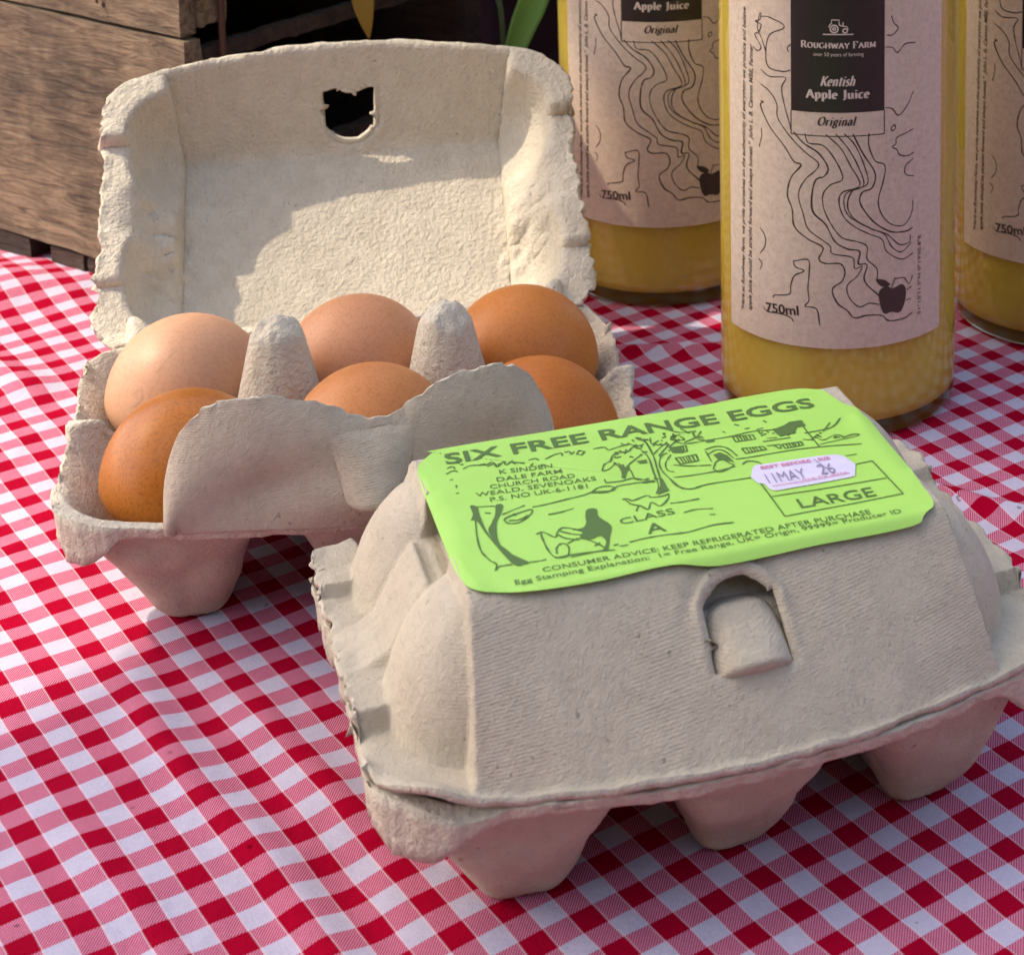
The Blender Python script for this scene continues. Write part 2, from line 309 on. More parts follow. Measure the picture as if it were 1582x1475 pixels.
# traced print, in millimetres on the carton label / degrees and millimetres on the bottle wall
ART = {"BOX":[[[18.6,28.2],[18.5,12.1],[47.3,12.2],[46.8,29.4],[42.6,29.2]],[[18.9,21.6],[46.7,20.4]]],"L":[[[-47.4,62.5],[-45.9,63.0],[-45.6,61.5]],[[-43.9,60.9],[-41.7,61.9],[-38.6,60.9],[-36.8,61.6],[-36.1,59.5]],[[-38.4,60.0],[-36.6,60.6],[-36.2,59.0],[-34.1,60.9],[-34.1,59.1],[-32.1,60.6]],[[-31.2,59.3],[-29.7,58.5]],[[-28.6,59.6],[-26.9,59.8],[-26.4,58.7]],[[-24.8,58.5],[-22.4,59.8],[-20.6,60.0],[-20.6,58.6]],[[-19.8,60.1],[-18.5,60.1],[-18.5,58.7],[-17.4,59.6]],[[-17.3,58.2],[-16.3,59.7],[-15.1,58.7],[-16.3,57.3],[-17.3,58.2]],[[-12.9,59.2],[-10.3,59.1],[-9.6,57.4],[-7.3,57.9],[-4.1,58.5]],[[-48.0,59.8],[-46.3,60.9],[-45.3,60.1]],[[-47.8,56.6],[-47.0,56.7]],[[-46.9,53.7],[-47.1,52.4]],[[-47.8,49.9],[-47.0,49.8]],[[-13.9,47.7],[-12.5,50.7],[-10.7,51.8],[-9.6,54.1],[-7.6,55.2],[-5.6,54.8],[-3.9,56.5],[-1.2,56.8]],[[-13.9,47.7],[-12.2,47.9],[-9.8,50.5]],[[-10.2,50.7],[-9.6,47.7],[-10.0,42.5]],[[-10.0,42.5],[-8.2,47.2],[-5.8,49.8],[-2.9,52.3]],[[-7.9,47.0],[-7.6,45.1],[-7.8,41.6],[-6.9,40.4]],[[-8.5,49.1],[-8.5,46.4],[-7.3,47.7]],[[-14.7,41.8],[-11.2,41.3],[-7.8,41.6],[-3.8,38.3]],[[-14.5,43.5],[-14.6,41.8]],[[-33.1,36.9],[-29.3,37.0],[-25.2,37.5],[-21.1,37.9],[-18.8,38.7],[-16.9,40.1],[-14.4,40.0],[-13.6,38.7],[-15.6,37.4],[-19.0,38.2]],[[-18.8,38.7],[-14.3,37.7],[-12.6,39.2],[-8.5,39.3],[-3.6,39.0]],[[-30.5,32.4],[-27.3,32.5],[-24.6,33.0]],[[-4.4,59.0],[-2.6,55.0],[-1.9,50.1],[-2.8,43.1],[-3.6,36.4],[-5.1,32.7]],[[-0.3,59.8],[-0.4,55.1],[-0.6,50.4],[-1.5,44.4],[-2.4,37.7],[-2.1,33.2]],[[1.3,59.6],[0.8,56.4],[2.9,57.5]],[[-0.3,51.3],[2.2,54.0],[4.5,55.9]],[[-0.2,53.1],[-0.4,57.9],[-1.9,60.4]],[[0.6,50.0],[4.7,54.9]],[[3.0,50.9],[1.1,49.7],[-0.5,45.8],[-0.7,41.8],[0.2,36.6],[1.1,32.7]],[[3.5,49.7],[1.1,46.1],[0.5,42.7],[1.7,41.3]],[[4.1,53.2],[6.1,55.2],[8.5,56.1]],[[3.4,51.6],[5.7,52.6],[7.4,52.3]],[[-13.2,33.0],[-12.0,32.9],[-11.1,31.7],[-7.5,32.8],[-6.7,31.6],[-3.9,31.3],[-2.6,31.7],[-3.5,29.5],[-6.0,27.1],[-7.4,29.4],[-9.0,26.7],[-10.3,28.9],[-11.7,26.9]],[[-12.7,33.2],[-11.9,30.4],[-10.0,28.7]],[[-46.2,36.1],[-47.4,28.5],[-47.8,22.5],[-46.9,18.2],[-45.9,16.0],[-46.6,13.6],[-45.8,14.8],[-44.3,14.9],[-42.8,14.7]],[[-40.2,36.1],[-37.1,37.3],[-34.5,38.3]],[[-40.3,33.7],[-38.9,34.7],[-33.9,36.0],[-33.9,34.3],[-37.0,31.5],[-39.6,31.8],[-40.3,33.7]],[[-39.4,32.9],[-36.7,32.6],[-34.8,33.9]],[[-39.1,14.3],[-37.4,14.0],[-35.5,14.0]],[[-43.6,38.3],[-42.4,37.6]],[[-44.6,41.6],[-40.8,40.5]],[[-35.0,25.1],[-33.7,25.7],[-32.8,24.6],[-31.4,22.4],[-30.6,24.1],[-29.0,25.8],[-27.0,24.6],[-25.2,22.6]],[[-34.0,25.4],[-34.2,22.3],[-34.2,17.7],[-33.5,14.3],[-31.0,13.7],[-29.7,17.4],[-30.7,19.4],[-32.2,18.0],[-32.8,15.6]],[[-29.6,18.9],[-26.6,20.1],[-24.2,17.5],[-22.6,13.7],[-25.4,13.3],[-30.4,13.1]],[[-30.6,23.3],[-29.4,21.2],[-26.8,19.4]],[[-29.7,24.5],[-27.6,22.4],[-25.9,21.4]],[[-33.6,14.0],[-27.5,13.8],[-20.6,12.5]],[[-24.4,15.6],[-22.9,16.6]],[[-20.5,14.4],[-19.3,14.5]],[[-19.3,13.6],[-17.4,13.5]],[[-16.9,14.5],[-11.8,14.8],[-4.9,14.0]],[[-7.7,14.3],[-3.5,13.8],[2.4,14.6],[7.0,14.0]],[[-2.0,22.2],[0.9,22.6],[4.7,21.5]],[[3.1,19.2],[4.4,18.9]],[[-3.6,27.4],[-0.5,27.0],[3.2,27.0]],[[5.7,57.3],[8.1,53.9],[13.3,53.7],[19.7,53.5],[25.6,54.0],[30.6,52.9],[34.5,53.8],[38.7,54.1]],[[37.8,51.9],[37.8,46.1],[37.8,40.4]],[[38.3,41.6],[48.2,42.3],[48.0,43.4],[44.6,42.8]],[[37.3,44.8],[38.8,45.2],[39.9,43.3],[43.5,44.7],[45.1,43.1]],[[11.7,49.1],[14.8,49.8],[17.0,48.0],[18.0,43.3]],[[11.7,48.2],[11.4,42.8]],[[11.5,46.4],[14.4,48.1],[16.0,46.5],[16.8,42.4]],[[10.7,39.5],[12.5,42.4],[14.3,42.6],[15.2,40.3],[15.7,39.2],[11.6,37.3],[10.7,39.5]],[[0.8,38.8],[6.0,38.2],[11.9,38.1],[15.9,38.7]],[[17.0,41.9],[22.1,41.6],[30.7,41.4],[37.8,40.4],[47.8,38.2]],[[4.1,32.4],[8.4,32.8],[17.5,32.2]],[[-0.2,38.5],[0.3,34.8],[2.4,32.2],[5.4,32.3]],[[2.6,44.6],[6.2,42.6],[10.8,41.2]],[[17.7,38.9],[19.4,40.0],[21.2,39.0],[22.0,37.6]],[[36.9,48.4],[41.8,48.3],[44.8,49.1],[47.9,52.3]],[[41.5,47.5],[44.7,51.1]],[[41.9,34.0],[44.7,33.8]],[[22.6,59.2],[23.6,58.2]],[[24.2,56.0],[25.5,56.0]],[[26.7,54.5],[28.6,54.7]],[[18.7,56.8],[19.2,55.7]],[[29.8,58.2],[30.3,57.0]],[[14.0,58.7],[11.9,56.2],[8.2,54.4]],[[27.5,49.3],[30.0,48.8]],[[26.1,48.0],[33.1,47.6]],[[26.2,45.6],[29.5,45.2]],[[35.4,45.6],[37.6,44.3]],[[7.0,61.6],[9.1,59.8],[12.9,59.2]],[[27.8,45.4],[28.8,43.1],[29.4,44.8]],[[20.1,53.3],[25.0,52.3],[24.9,49.9],[20.0,50.3],[20.1,53.3]],[[21.1,53.1],[20.9,50.3]],[[21.8,53.0],[21.7,50.2]],[[22.6,52.8],[22.4,50.1]],[[23.2,52.7],[23.0,50.1]],[[24.1,52.5],[23.9,50.0]],[[20.2,46.6],[25.3,45.7],[25.6,44.0],[20.3,43.8],[20.2,46.6]],[[21.2,46.4],[21.3,43.8]],[[22.0,46.3],[22.1,43.8]],[[22.7,46.2],[22.9,43.9]],[[23.4,46.0],[23.6,43.9]],[[24.3,45.9],[24.5,43.9]],[[29.9,45.0],[34.6,44.7],[34.5,42.7],[29.9,42.7],[29.9,45.0]],[[30.8,45.0],[30.8,42.7]],[[31.6,44.9],[31.5,42.7]],[[32.3,44.9],[32.2,42.7]],[[32.8,44.8],[32.8,42.7]],[[33.7,44.8],[33.6,42.7]],[[4.0,47.7],[9.0,47.5],[8.7,44.4],[4.2,44.4],[4.0,47.7]],[[5.0,47.6],[5.1,44.4]],[[5.7,47.6],[5.8,44.4]],[[6.5,47.6],[6.4,44.4]],[[7.1,47.5],[7.0,44.4]],[[8.0,47.5],[7.8,44.4]],[[4.4,53.1],[8.2,52.9],[7.7,49.9],[4.5,50.7],[4.4,53.1]],[[5.2,53.1],[5.1,50.5]],[[5.7,53.0],[5.6,50.4]],[[6.3,53.0],[6.1,50.3]],[[6.8,53.0],[6.5,50.2]],[[7.5,53.0],[7.0,50.0]],[[2.1,55.6],[3.0,54.9],[4.2,55.5],[4.1,54.8],[4.3,54.1]],[[-3.0,59.1],[-2.9,60.0],[-3.3,59.9]],[[0.6,59.2],[-0.1,59.0],[-0.7,59.2],[-1.0,60.5]],[[5.5,57.0],[6.8,57.3],[6.4,58.0]],[[-2.7,56.8],[-3.3,56.4],[-3.0,55.5],[-2.0,55.6],[-1.9,56.4]],[[-2.1,60.9],[-1.4,60.6],[-1.1,60.2],[-1.7,60.9]],[[-1.3,57.2],[-1.2,56.9],[-2.2,56.5]],[[-4.4,58.2],[-5.3,58.1],[-5.4,58.2],[-6.0,59.5]],[[-3.0,56.5],[-3.4,57.4],[-2.6,57.3]],[[0.7,55.4],[1.6,55.9],[2.1,55.3],[3.2,55.9]],[[6.5,57.3],[6.8,57.6],[6.4,58.3],[7.2,59.0]],[[3.4,57.4],[3.7,57.0],[3.5,57.2]],[[4.1,58.3],[4.4,58.5],[4.0,58.7],[4.8,58.6],[5.1,59.5]],[[6.2,57.7],[6.3,58.4],[7.3,58.0],[6.6,57.7]],[[0.6,59.2],[-0.1,59.0],[-0.3,59.3],[0.7,58.4]],[[6.3,55.4],[6.9,55.7],[6.6,56.0],[7.8,56.4]],[[11.2,56.8],[11.7,56.8],[11.8,57.7]],[[6.2,57.5],[5.9,57.2],[6.5,56.7],[6.9,56.2],[6.7,56.0]],[[6.7,58.9],[7.1,58.0],[7.1,58.8],[8.0,58.6],[8.8,58.8]],[[7.0,59.9],[7.2,59.3],[7.0,59.2],[7.5,58.6],[7.2,58.2]],[[11.4,55.9],[12.4,55.6],[12.9,56.2],[13.4,55.3]],[[8.1,57.2],[8.6,57.3],[8.8,56.5],[8.7,55.8],[8.5,56.0]],[[12.0,57.9],[11.5,58.1],[12.2,58.6]],[[11.2,58.7],[10.5,59.2],[10.4,60.3],[10.0,61.0],[9.7,61.9]],[[4.7,59.8],[5.4,60.6],[4.9,60.5],[4.9,60.9]],[[11.8,54.8],[12.3,54.7],[13.4,54.3]],[[-7.0,55.2],[-7.2,55.2],[-6.5,54.5],[-6.6,54.2],[-6.2,54.4]],[[-8.5,54.1],[-8.3,54.6],[-8.6,55.5],[-8.0,55.1],[-8.0,55.5]],[[-3.2,52.2],[-3.0,51.7],[-3.1,51.9],[-3.3,52.5]],[[-2.6,52.9],[-2.2,53.2],[-1.3,53.0]],[[-6.3,54.7],[-6.1,55.1],[-5.8,55.7],[-5.5,55.8]],[[-7.8,52.8],[-8.4,53.1],[-8.8,52.7],[-8.1,52.9]],[[-7.1,56.0],[-7.3,56.0],[-7.3,55.9],[-7.1,55.5]],[[-8.9,53.4],[-9.2,53.3],[-9.0,52.9],[-9.6,53.5]],[[-5.2,51.5],[-5.7,52.2],[-5.8,51.8]],[[43.4,44.2],[43.3,43.8],[43.5,43.6]],[[43.7,43.8],[43.7,43.6],[44.0,42.9],[44.0,42.7]],[[40.3,46.9],[40.5,46.7],[40.7,47.1],[40.2,47.1]],[[43.0,43.2],[42.6,43.3],[43.5,43.8],[43.0,43.6],[43.5,43.3]],[[37.9,45.9],[38.8,45.4],[38.0,45.3]],[[39.2,45.6],[39.9,46.1],[39.5,45.7]],[[38.8,45.9],[39.7,46.4],[39.3,46.5],[39.6,46.2]],[[39.7,45.6],[40.0,45.0],[39.6,45.4]],[[-39.9,61.3],[-40.0,61.2],[-39.3,61.5],[-39.5,61.6]],[[-32.2,58.7],[-31.9,59.0],[-32.3,59.6],[-31.7,59.7],[-31.1,59.2]],[[-28.3,56.8],[-28.7,56.8],[-28.3,57.2],[-27.9,57.7]],[[-43.9,62.9],[-43.9,63.1],[-43.2,63.3]],[[-35.4,59.5],[-35.7,60.2],[-35.1,59.8],[-35.2,60.5]],[[-26.1,55.6],[-26.5,55.6],[-26.5,56.1]],[[-39.5,61.1],[-39.0,61.2],[-38.6,61.3],[-38.8,61.3]],[[-26.3,56.1],[-26.1,56.1],[-25.6,56.1]],[[-44.3,64.1],[-44.5,64.3],[-44.0,64.0]],[[-39.1,61.3],[-38.6,61.0],[-38.6,61.2],[-38.9,61.8]],[[-5.8,40.2],[-5.3,40.1],[-5.1,40.5],[-4.7,40.2]],[[-3.3,39.9],[-3.4,39.8],[-3.4,40.3]],[[-6.4,40.3],[-6.8,40.3],[-6.9,40.3]],[[-3.1,39.6],[-2.8,39.5],[-2.6,39.3]],[[33.7,49.1],[33.6,49.3],[33.3,49.2],[33.9,49.6],[33.6,49.6]],[[34.0,49.2],[34.6,49.4],[34.7,49.6],[35.2,49.9]],[[26.9,51.6],[26.9,51.1],[27.4,51.3],[28.2,51.7],[28.2,51.6]],[[31.9,50.5],[31.2,50.4],[31.2,50.3]],[[33.2,48.7],[32.9,48.9],[32.9,49.0]],[[27.7,52.7],[27.0,52.3],[26.9,53.2]],[[32.4,49.9],[32.6,50.0],[32.9,50.1],[33.1,49.8]],[[34.1,50.1],[34.6,49.3],[34.9,49.8],[34.9,49.5]],[[29.0,51.9],[28.8,52.7],[28.8,53.5]],[[30.1,51.0],[29.9,51.2],[29.6,51.1]],[[-36.4,32.4],[-36.7,32.4],[-36.8,32.3]],[[-38.9,34.8],[-38.8,34.9],[-38.5,34.7]],[[-35.7,32.5],[-35.7,32.8],[-35.3,32.7],[-35.4,33.0],[-35.6,33.1]],[[-37.6,34.9],[-37.4,34.8],[-37.6,35.3],[-37.8,35.5],[-37.5,35.1]]],"F":[[[-2.1,41.1],[-1.8,38.3],[-2.1,33.2],[-4.9,32.2],[-3.2,36.3]],[[-46.0,42.6],[-44.6,41.6],[-44.8,38.0],[-44.9,30.7],[-43.9,24.7],[-42.5,21.0],[-40.8,13.9],[-42.5,14.6],[-43.6,19.2],[-44.6,25.0],[-45.4,30.1],[-45.8,34.3],[-46.4,36.1],[-47.2,36.1],[-46.2,38.5]],[[-40.5,40.8],[-39.0,40.2],[-40.5,36.2],[-42.1,32.8],[-43.4,25.3],[-42.6,20.3],[-40.5,16.4],[-39.2,14.0],[-41.7,14.6],[-43.5,21.5],[-44.3,26.5],[-44.5,30.5],[-43.2,33.2],[-41.6,36.7]],[[-9.4,50.4],[-9.5,45.9],[-10.6,42.8],[-9.9,42.1],[-8.6,45.1],[-7.3,46.8],[-8.4,46.8],[-8.8,48.8]],[[-5.1,49.5],[-2.6,49.4],[-2.9,47.7],[-4.7,48.0]],[[4.1,53.2],[6.6,52.7],[7.0,51.1],[6.5,49.4],[4.1,50.4]],[[-21.8,31.5],[-19.8,30.9],[-20.2,27.5],[-18.7,22.8],[-20.2,18.2],[-21.9,13.4],[-22.5,14.1],[-21.5,16.8],[-22.2,19.4],[-24.3,18.7],[-26.4,20.3],[-25.2,22.6],[-27.1,24.2],[-24.8,24.1],[-23.5,26.0],[-22.9,29.0]],[[-6.8,39.5],[-4.3,39.3],[-3.8,38.3],[-6.6,38.5]],[[30.3,52.1],[32.5,53.1],[35.4,54.9],[38.4,54.7],[38.6,51.6],[36.3,51.6],[34.6,49.3],[30.9,48.9]],[[12.8,45.9],[14.7,46.5],[15.9,44.2],[16.3,40.3],[15.0,42.2],[13.1,43.0]],[[13.3,53.7],[15.5,53.8],[15.4,52.4],[13.3,52.5]]],"T":[["SIX FREE RANGE EGGS",[-47.0,64.6],[44.4,60.0],"t",0.0],["K SINDEN",[-36.4,55.3],[-24.2,53.7],"s",0.0],["DALE FARM",[-37.8,51.9],[-22.7,50.2],"s",0.0],["CHURCH ROAD",[-40.0,49.0],[-20.5,46.8],"s",0.0],["WEALD, SEVENOAKS",[-43.8,46.3],[-16.3,43.6],"s",0.0],["P.S. NO UK-6-1181",[-41.3,42.8],[-19.1,40.8],"s",0.0],["CLASS",[-16.4,22.4],[-3.8,22.5],"s",0.0],["A",[-12.1,16.3],[-7.8,16.0],"m",0.0],["LARGE",[23.2,14.2],[41.4,13.5],"m",0.0],["CONSUMER ADVICE: KEEP REFRIGERATED AFTER PURCHASE",[-37.3,9.3],[37.0,6.3],"s",0.0],["Egg Stamping Explanation:  1= Free Range, UK= Origin, 99999= Producer ID",[-43.9,6.6],[43.7,4.3],"s",0.0]],"S":[[17.5,32.2],[19.2,36.0],[20.4,37.3],[22.2,37.0],[35.2,36.0],[40.0,35.3],[41.4,33.8],[42.5,29.2],[40.2,23.8],[38.5,23.6],[29.2,23.7],[20.7,23.7],[19.6,24.7],[19.3,27.9],[18.0,28.9]],"ST":[["BEST BEFORE",[20.9,34.6],[33.0,33.5],1.3],["SIZE",[34.8,33.4],[37.8,33.2],1.3],["11MAY 26",[19.9,27.2],[37.1,26.0],3.6]],"sl":[[34.3,34.8],[33.9,27.7]],"out":[[-53.5,65.7],[-51.7,68.6],[-48.6,71.9],[-45.5,73.0],[10.3,72.0],[28.5,72.5],[43.2,72.0],[49.0,69.0],[49.9,67.2],[50.8,62.8],[51.7,59.3],[53.3,57.6],[54.6,50.5],[54.4,38.3],[54.1,26.3],[53.2,15.9],[52.0,5.6],[48.3,2.5],[44.2,0.8],[21.5,0.8],[-0.3,0.8],[-11.3,2.6],[-26.9,2.3],[-41.5,3.1],[-48.3,5.2],[-51.7,6.3],[-53.3,9.0],[-54.1,13.7],[-54.5,24.4],[-54.3,57.1]],"BL":[[[-38.0,117.6],[-33.1,115.9],[-24.6,116.3],[-26.6,113.0],[-25.4,108.1],[-23.0,102.8],[-21.8,99.8]],[[-38.2,107.5],[-36.7,107.3],[-38.2,105.9],[-33.3,100.2],[-25.6,94.8],[-20.7,90.2],[-17.1,89.2],[-22.0,84.9],[-23.9,79.3],[-21.5,74.8],[-20.4,69.3],[-13.9,65.8],[-7.0,63.4],[-8.8,59.7],[-5.9,58.3],[0.8,58.3],[3.1,55.9],[1.9,52.7],[-2.6,50.0],[-0.4,45.6],[4.2,43.1],[7.6,40.6],[13.3,41.1],[20.5,40.5],[24.2,38.4],[32.1,38.1],[37.1,39.3]],[[-38.1,112.9],[-33.2,111.2],[-29.2,107.7],[-28.6,103.1],[-21.8,97.5],[-14.8,93.3],[-9.1,90.4],[-10.2,88.0],[-15.4,84.6],[-18.4,79.7],[-16.1,73.6],[-13.8,69.0],[-7.0,65.7],[-3.6,63.8],[-2.5,61.5],[6.5,60.2],[7.6,56.6],[11.1,57.2],[8.8,54.1],[4.2,51.1],[5.3,47.1],[9.9,44.1],[14.5,45.0],[19.3,44.2]],[[-20.6,99.5],[-15.9,96.3],[-9.0,93.5],[-4.6,89.0],[-6.3,86.2],[-10.2,84.9],[-12.0,80.1],[-11.5,74.6],[-5.8,70.9],[-1.4,65.4],[4.3,63.0],[9.9,62.0],[9.3,58.1],[13.4,57.5],[12.2,52.4],[19.3,47.0]],[[-15.3,99.5],[-13.6,96.5],[-6.8,95.9],[-1.2,91.3],[2.1,85.5],[-3.5,83.5],[-6.9,80.3],[-6.4,75.6],[-2.5,70.2],[2.0,66.6],[8.8,65.2],[13.4,63.4],[13.4,59.4],[18.1,55.9],[18.1,51.9]],[[-5.6,99.5],[1.1,95.2],[5.5,89.7],[10.0,83.3],[2.1,81.2],[0.4,78.0],[2.6,73.3],[7.7,70.0],[14.6,67.3],[20.5,65.2],[23.0,61.0],[30.7,57.6],[37.1,58.7]],[[-1.1,99.7],[4.4,95.2],[8.9,89.6],[11.7,83.2],[4.3,81.1],[2.6,78.0],[4.3,74.1],[8.8,71.6],[15.8,68.8],[21.8,66.7],[25.5,62.3],[30.7,60.0],[36.3,62.4]],[[2.8,99.7],[7.8,95.9],[12.3,88.7],[13.5,83.5],[6.6,81.5],[4.3,77.2],[6.6,73.2],[14.6,69.3],[23.0,66.6],[29.4,62.6],[34.9,62.6],[35.6,64.9]],[[6.7,99.6],[11.2,93.4],[17.0,86.8],[15.8,82.2],[11.1,80.9],[10.0,77.8],[13.4,73.7],[18.1,70.2],[25.5,67.1],[33.5,66.4],[37.0,67.1]],[[14.1,99.5],[14.1,95.6],[17.0,90.7],[21.8,88.8],[21.2,84.1],[18.7,78.0],[20.5,73.1],[25.5,69.5],[32.1,68.6],[36.3,72.0],[37.0,75.9]],[[-21.1,58.1],[-13.9,59.1],[-13.4,54.8],[-14.0,49.9],[-13.5,46.0],[-15.3,43.9],[-10.0,43.4],[-8.4,38.2]],[[-21.1,58.1],[-19.9,56.3],[-15.7,55.4],[-20.5,53.4],[-22.4,50.0],[-23.1,47.2],[-30.9,45.8],[-31.3,44.8]],[[-37.6,134.3],[-33.4,134.5],[-26.3,133.1],[-25.7,131.6],[-32.8,129.0],[-35.0,123.8],[-33.7,118.9],[-26.5,118.1],[-22.2,118.8]],[[-42.4,124.1],[-40.1,123.2],[-37.8,124.6],[-41.5,128.1],[-39.2,129.1],[-37.7,131.6],[-41.4,132.3],[-38.4,133.1],[-37.6,135.5]],[[-35.0,123.4],[-37.1,127.0],[-39.9,130.6],[-38.3,135.4]],[[-22.1,126.9],[-23.7,125.6],[-22.9,124.5]],[[24.8,135.7],[26.1,133.3],[28.3,131.6],[25.5,129.7],[22.4,129.8]],[[22.0,126.1],[25.5,125.7],[28.0,123.9],[31.9,126.2],[37.8,126.1]],[[22.0,107.1],[25.5,106.4],[28.7,104.1],[33.4,106.7],[36.9,110.9]],[[24.9,100.6],[26.7,101.2],[27.0,100.0],[25.2,99.5],[24.9,100.6]],[[36.9,98.8],[33.4,98.1],[28.0,97.1],[27.4,95.2],[25.5,94.3],[28.0,93.2],[29.3,91.5],[33.4,90.6],[37.4,91.2]],[[36.9,89.3],[32.7,87.5],[32.7,84.8],[37.4,83.6]],[[-39.0,66.6],[-36.1,64.3],[-36.2,61.0],[-39.2,58.2]],[[-40.0,56.4],[-38.0,55.1],[-39.3,52.9]],[[-37.9,98.9],[-37.7,96.5],[-39.2,92.8]],[[-37.3,41.1],[-35.1,39.9],[-27.6,40.2],[-22.6,39.6],[-21.0,38.4]],[[27.4,51.7],[32.1,51.4],[34.9,49.0],[37.1,51.5]],[[33.5,47.2],[36.4,47.9]],[[33.5,44.0],[36.4,43.9]],[[25.5,49.1],[27.4,52.1]]],"BF":[[[19.3,48.6],[23.0,49.8],[26.1,48.8],[30.7,49.5],[33.1,47.7],[32.8,43.7],[30.1,40.5],[25.5,41.1],[21.7,41.0],[19.5,44.6]],[[17.5,52.4],[21.7,52.0],[24.9,50.0],[20.5,49.9]]],"BT":{"side1":[[-50.1,37.0],[-47.4,135.9]],"side2":[[-44.9,38.4],[-42.8,124.8]],"coord":[[42.1,38.0],[41.9,63.9]],"750":[[-35.6,39.8],[-18.3,40.8],[-35.5,42.8]],"rf":[[-16.9,127.4],[17.3,127.2],[-16.9,129.4]],"ov":[[-11.2,125.5],[11.5,125.4]],"ke":[[-8.1,114.8],[7.9,114.8],[-8.0,117.7]],"aj":[[-14.8,110.8],[14.5,110.8],[-14.8,113.3]],"or":[[-9.3,102.3],[8.6,102.3],[-9.3,104.9]],"tr":[[-6.8,131.6],[7.0,131.5],[0.2,135.6]],"band":[[0.0,107.3],[-0.0,100.1],[-22.2,100.0],[21.4,99.7]]}}

# ---------------------------------------------------------------- the cloth on the table
def g_ij(x, y):
    X, Y = x / 100, y / 100 - 6
    return 3.714 + 4.8641 * X - 6.1838 * Y, 18.9423 + 6.5091 * X + 5.0972 * Y
CONTACT = []          # filled with the places where something stands: cloth lies flat there
for cx, cy, ph, in ((-128.7, 517.3, 13.39, ), (-23.9, 414.4, 21.67, )):
    c_, s_ = math.cos(math.radians(ph)), math.sin(math.radians(ph))
    for u in (-47, 0, 47):
        for v in (14, 62): CONTACT.append((cx + u * c_ - v * s_, cy + u * s_ + v * c_, 20))
for cx, cy in ((1, 644), (-64, 746), (81, 709)): CONTACT.append((cx, cy, 40))
def cloth_z(x, y):
    i, j = g_ij(x, y)
    h = 1.0 * vnoise(x / 55, y / 55, seed=3) + .5 * vnoise(x / 24, y / 24, seed=5) - .45 * np.abs(vnoise((x + y) / 30, (x - y) / 17, seed=7)) - .25 * np.abs(vnoise((x + .4 * y) / 9, (y - .3 * x) / 13, seed=9))
    def ridge(j0, wd, amp, i0, i1): return amp * np.exp(-((j - j0 - .12 * np.sin(i * .8)) / wd) ** 2) * sstep(i0, i0 + 3, i) * (1 - sstep(i1 - 3, i1, i))
    h = h + ridge(1.15, .4, 1.5, 1, 15) + ridge(3.0, .4, .9, 3, 14) - ridge(2.1, .4, .5, 2, 14) + ridge(-1.2, .4, .9, 5, 16)
    def fold(x0, y0, x1, y1, amp, wd):
        L = math.hypot(x1 - x0, y1 - y0); dx, dy = (x1 - x0) / L, (y1 - y0) / L
        t = (x - x0) * dx + (y - y0) * dy; d = (x - x0) * -dy + (y - y0) * dx + 1.5 * np.sin(t / 14)
        return amp * np.exp(-(d / wd) ** 2) * sstep(-8, 8, t) * (1 - sstep(L - 8, L + 12, t))
    h = h + fold(22, 581, 85, 548, 2.6, 3.6) + fold(-80, 674, -32, 676, 2.2, 3.5) + fold(-76, 636, -42, 631, 1.9, 3.4) + fold(-330, 690, -262, 640, 2.5, 9)
    h = h + 5 * np.exp(-((x + 315) / 42) ** 2 - ((y - 728) / 22) ** 2)
    for cx, cy, r in CONTACT:
        d = np.hypot(x - cx, y - cy); h = h * sstep(r * .8, r * 1.7, d)
    return h
xs = np.concatenate([np.linspace(-900, -420, 25)[:-1], np.linspace(-420, 180, 401), np.linspace(180, 800, 30)[1:]])
ys = np.concatenate([np.linspace(150, 340, 12)[:-1], np.linspace(340, 800, 341), np.linspace(800, 1050, 14)[1:]])
X, Y = np.meshgrid(xs, ys, indexing='ij'); X, Y = X.ravel(), Y.ravel()
I, J = g_ij(X, Y)
tag(mesh('tablecloth', np.stack([X, Y, cloth_z(X, Y)], 1), gridfaces(len(xs), len(ys)), M['gingham'], uv=np.stack([I, J], 1)),
    'red and white gingham tablecloth spread under the egg cartons and juice bottles', 'tablecloth')

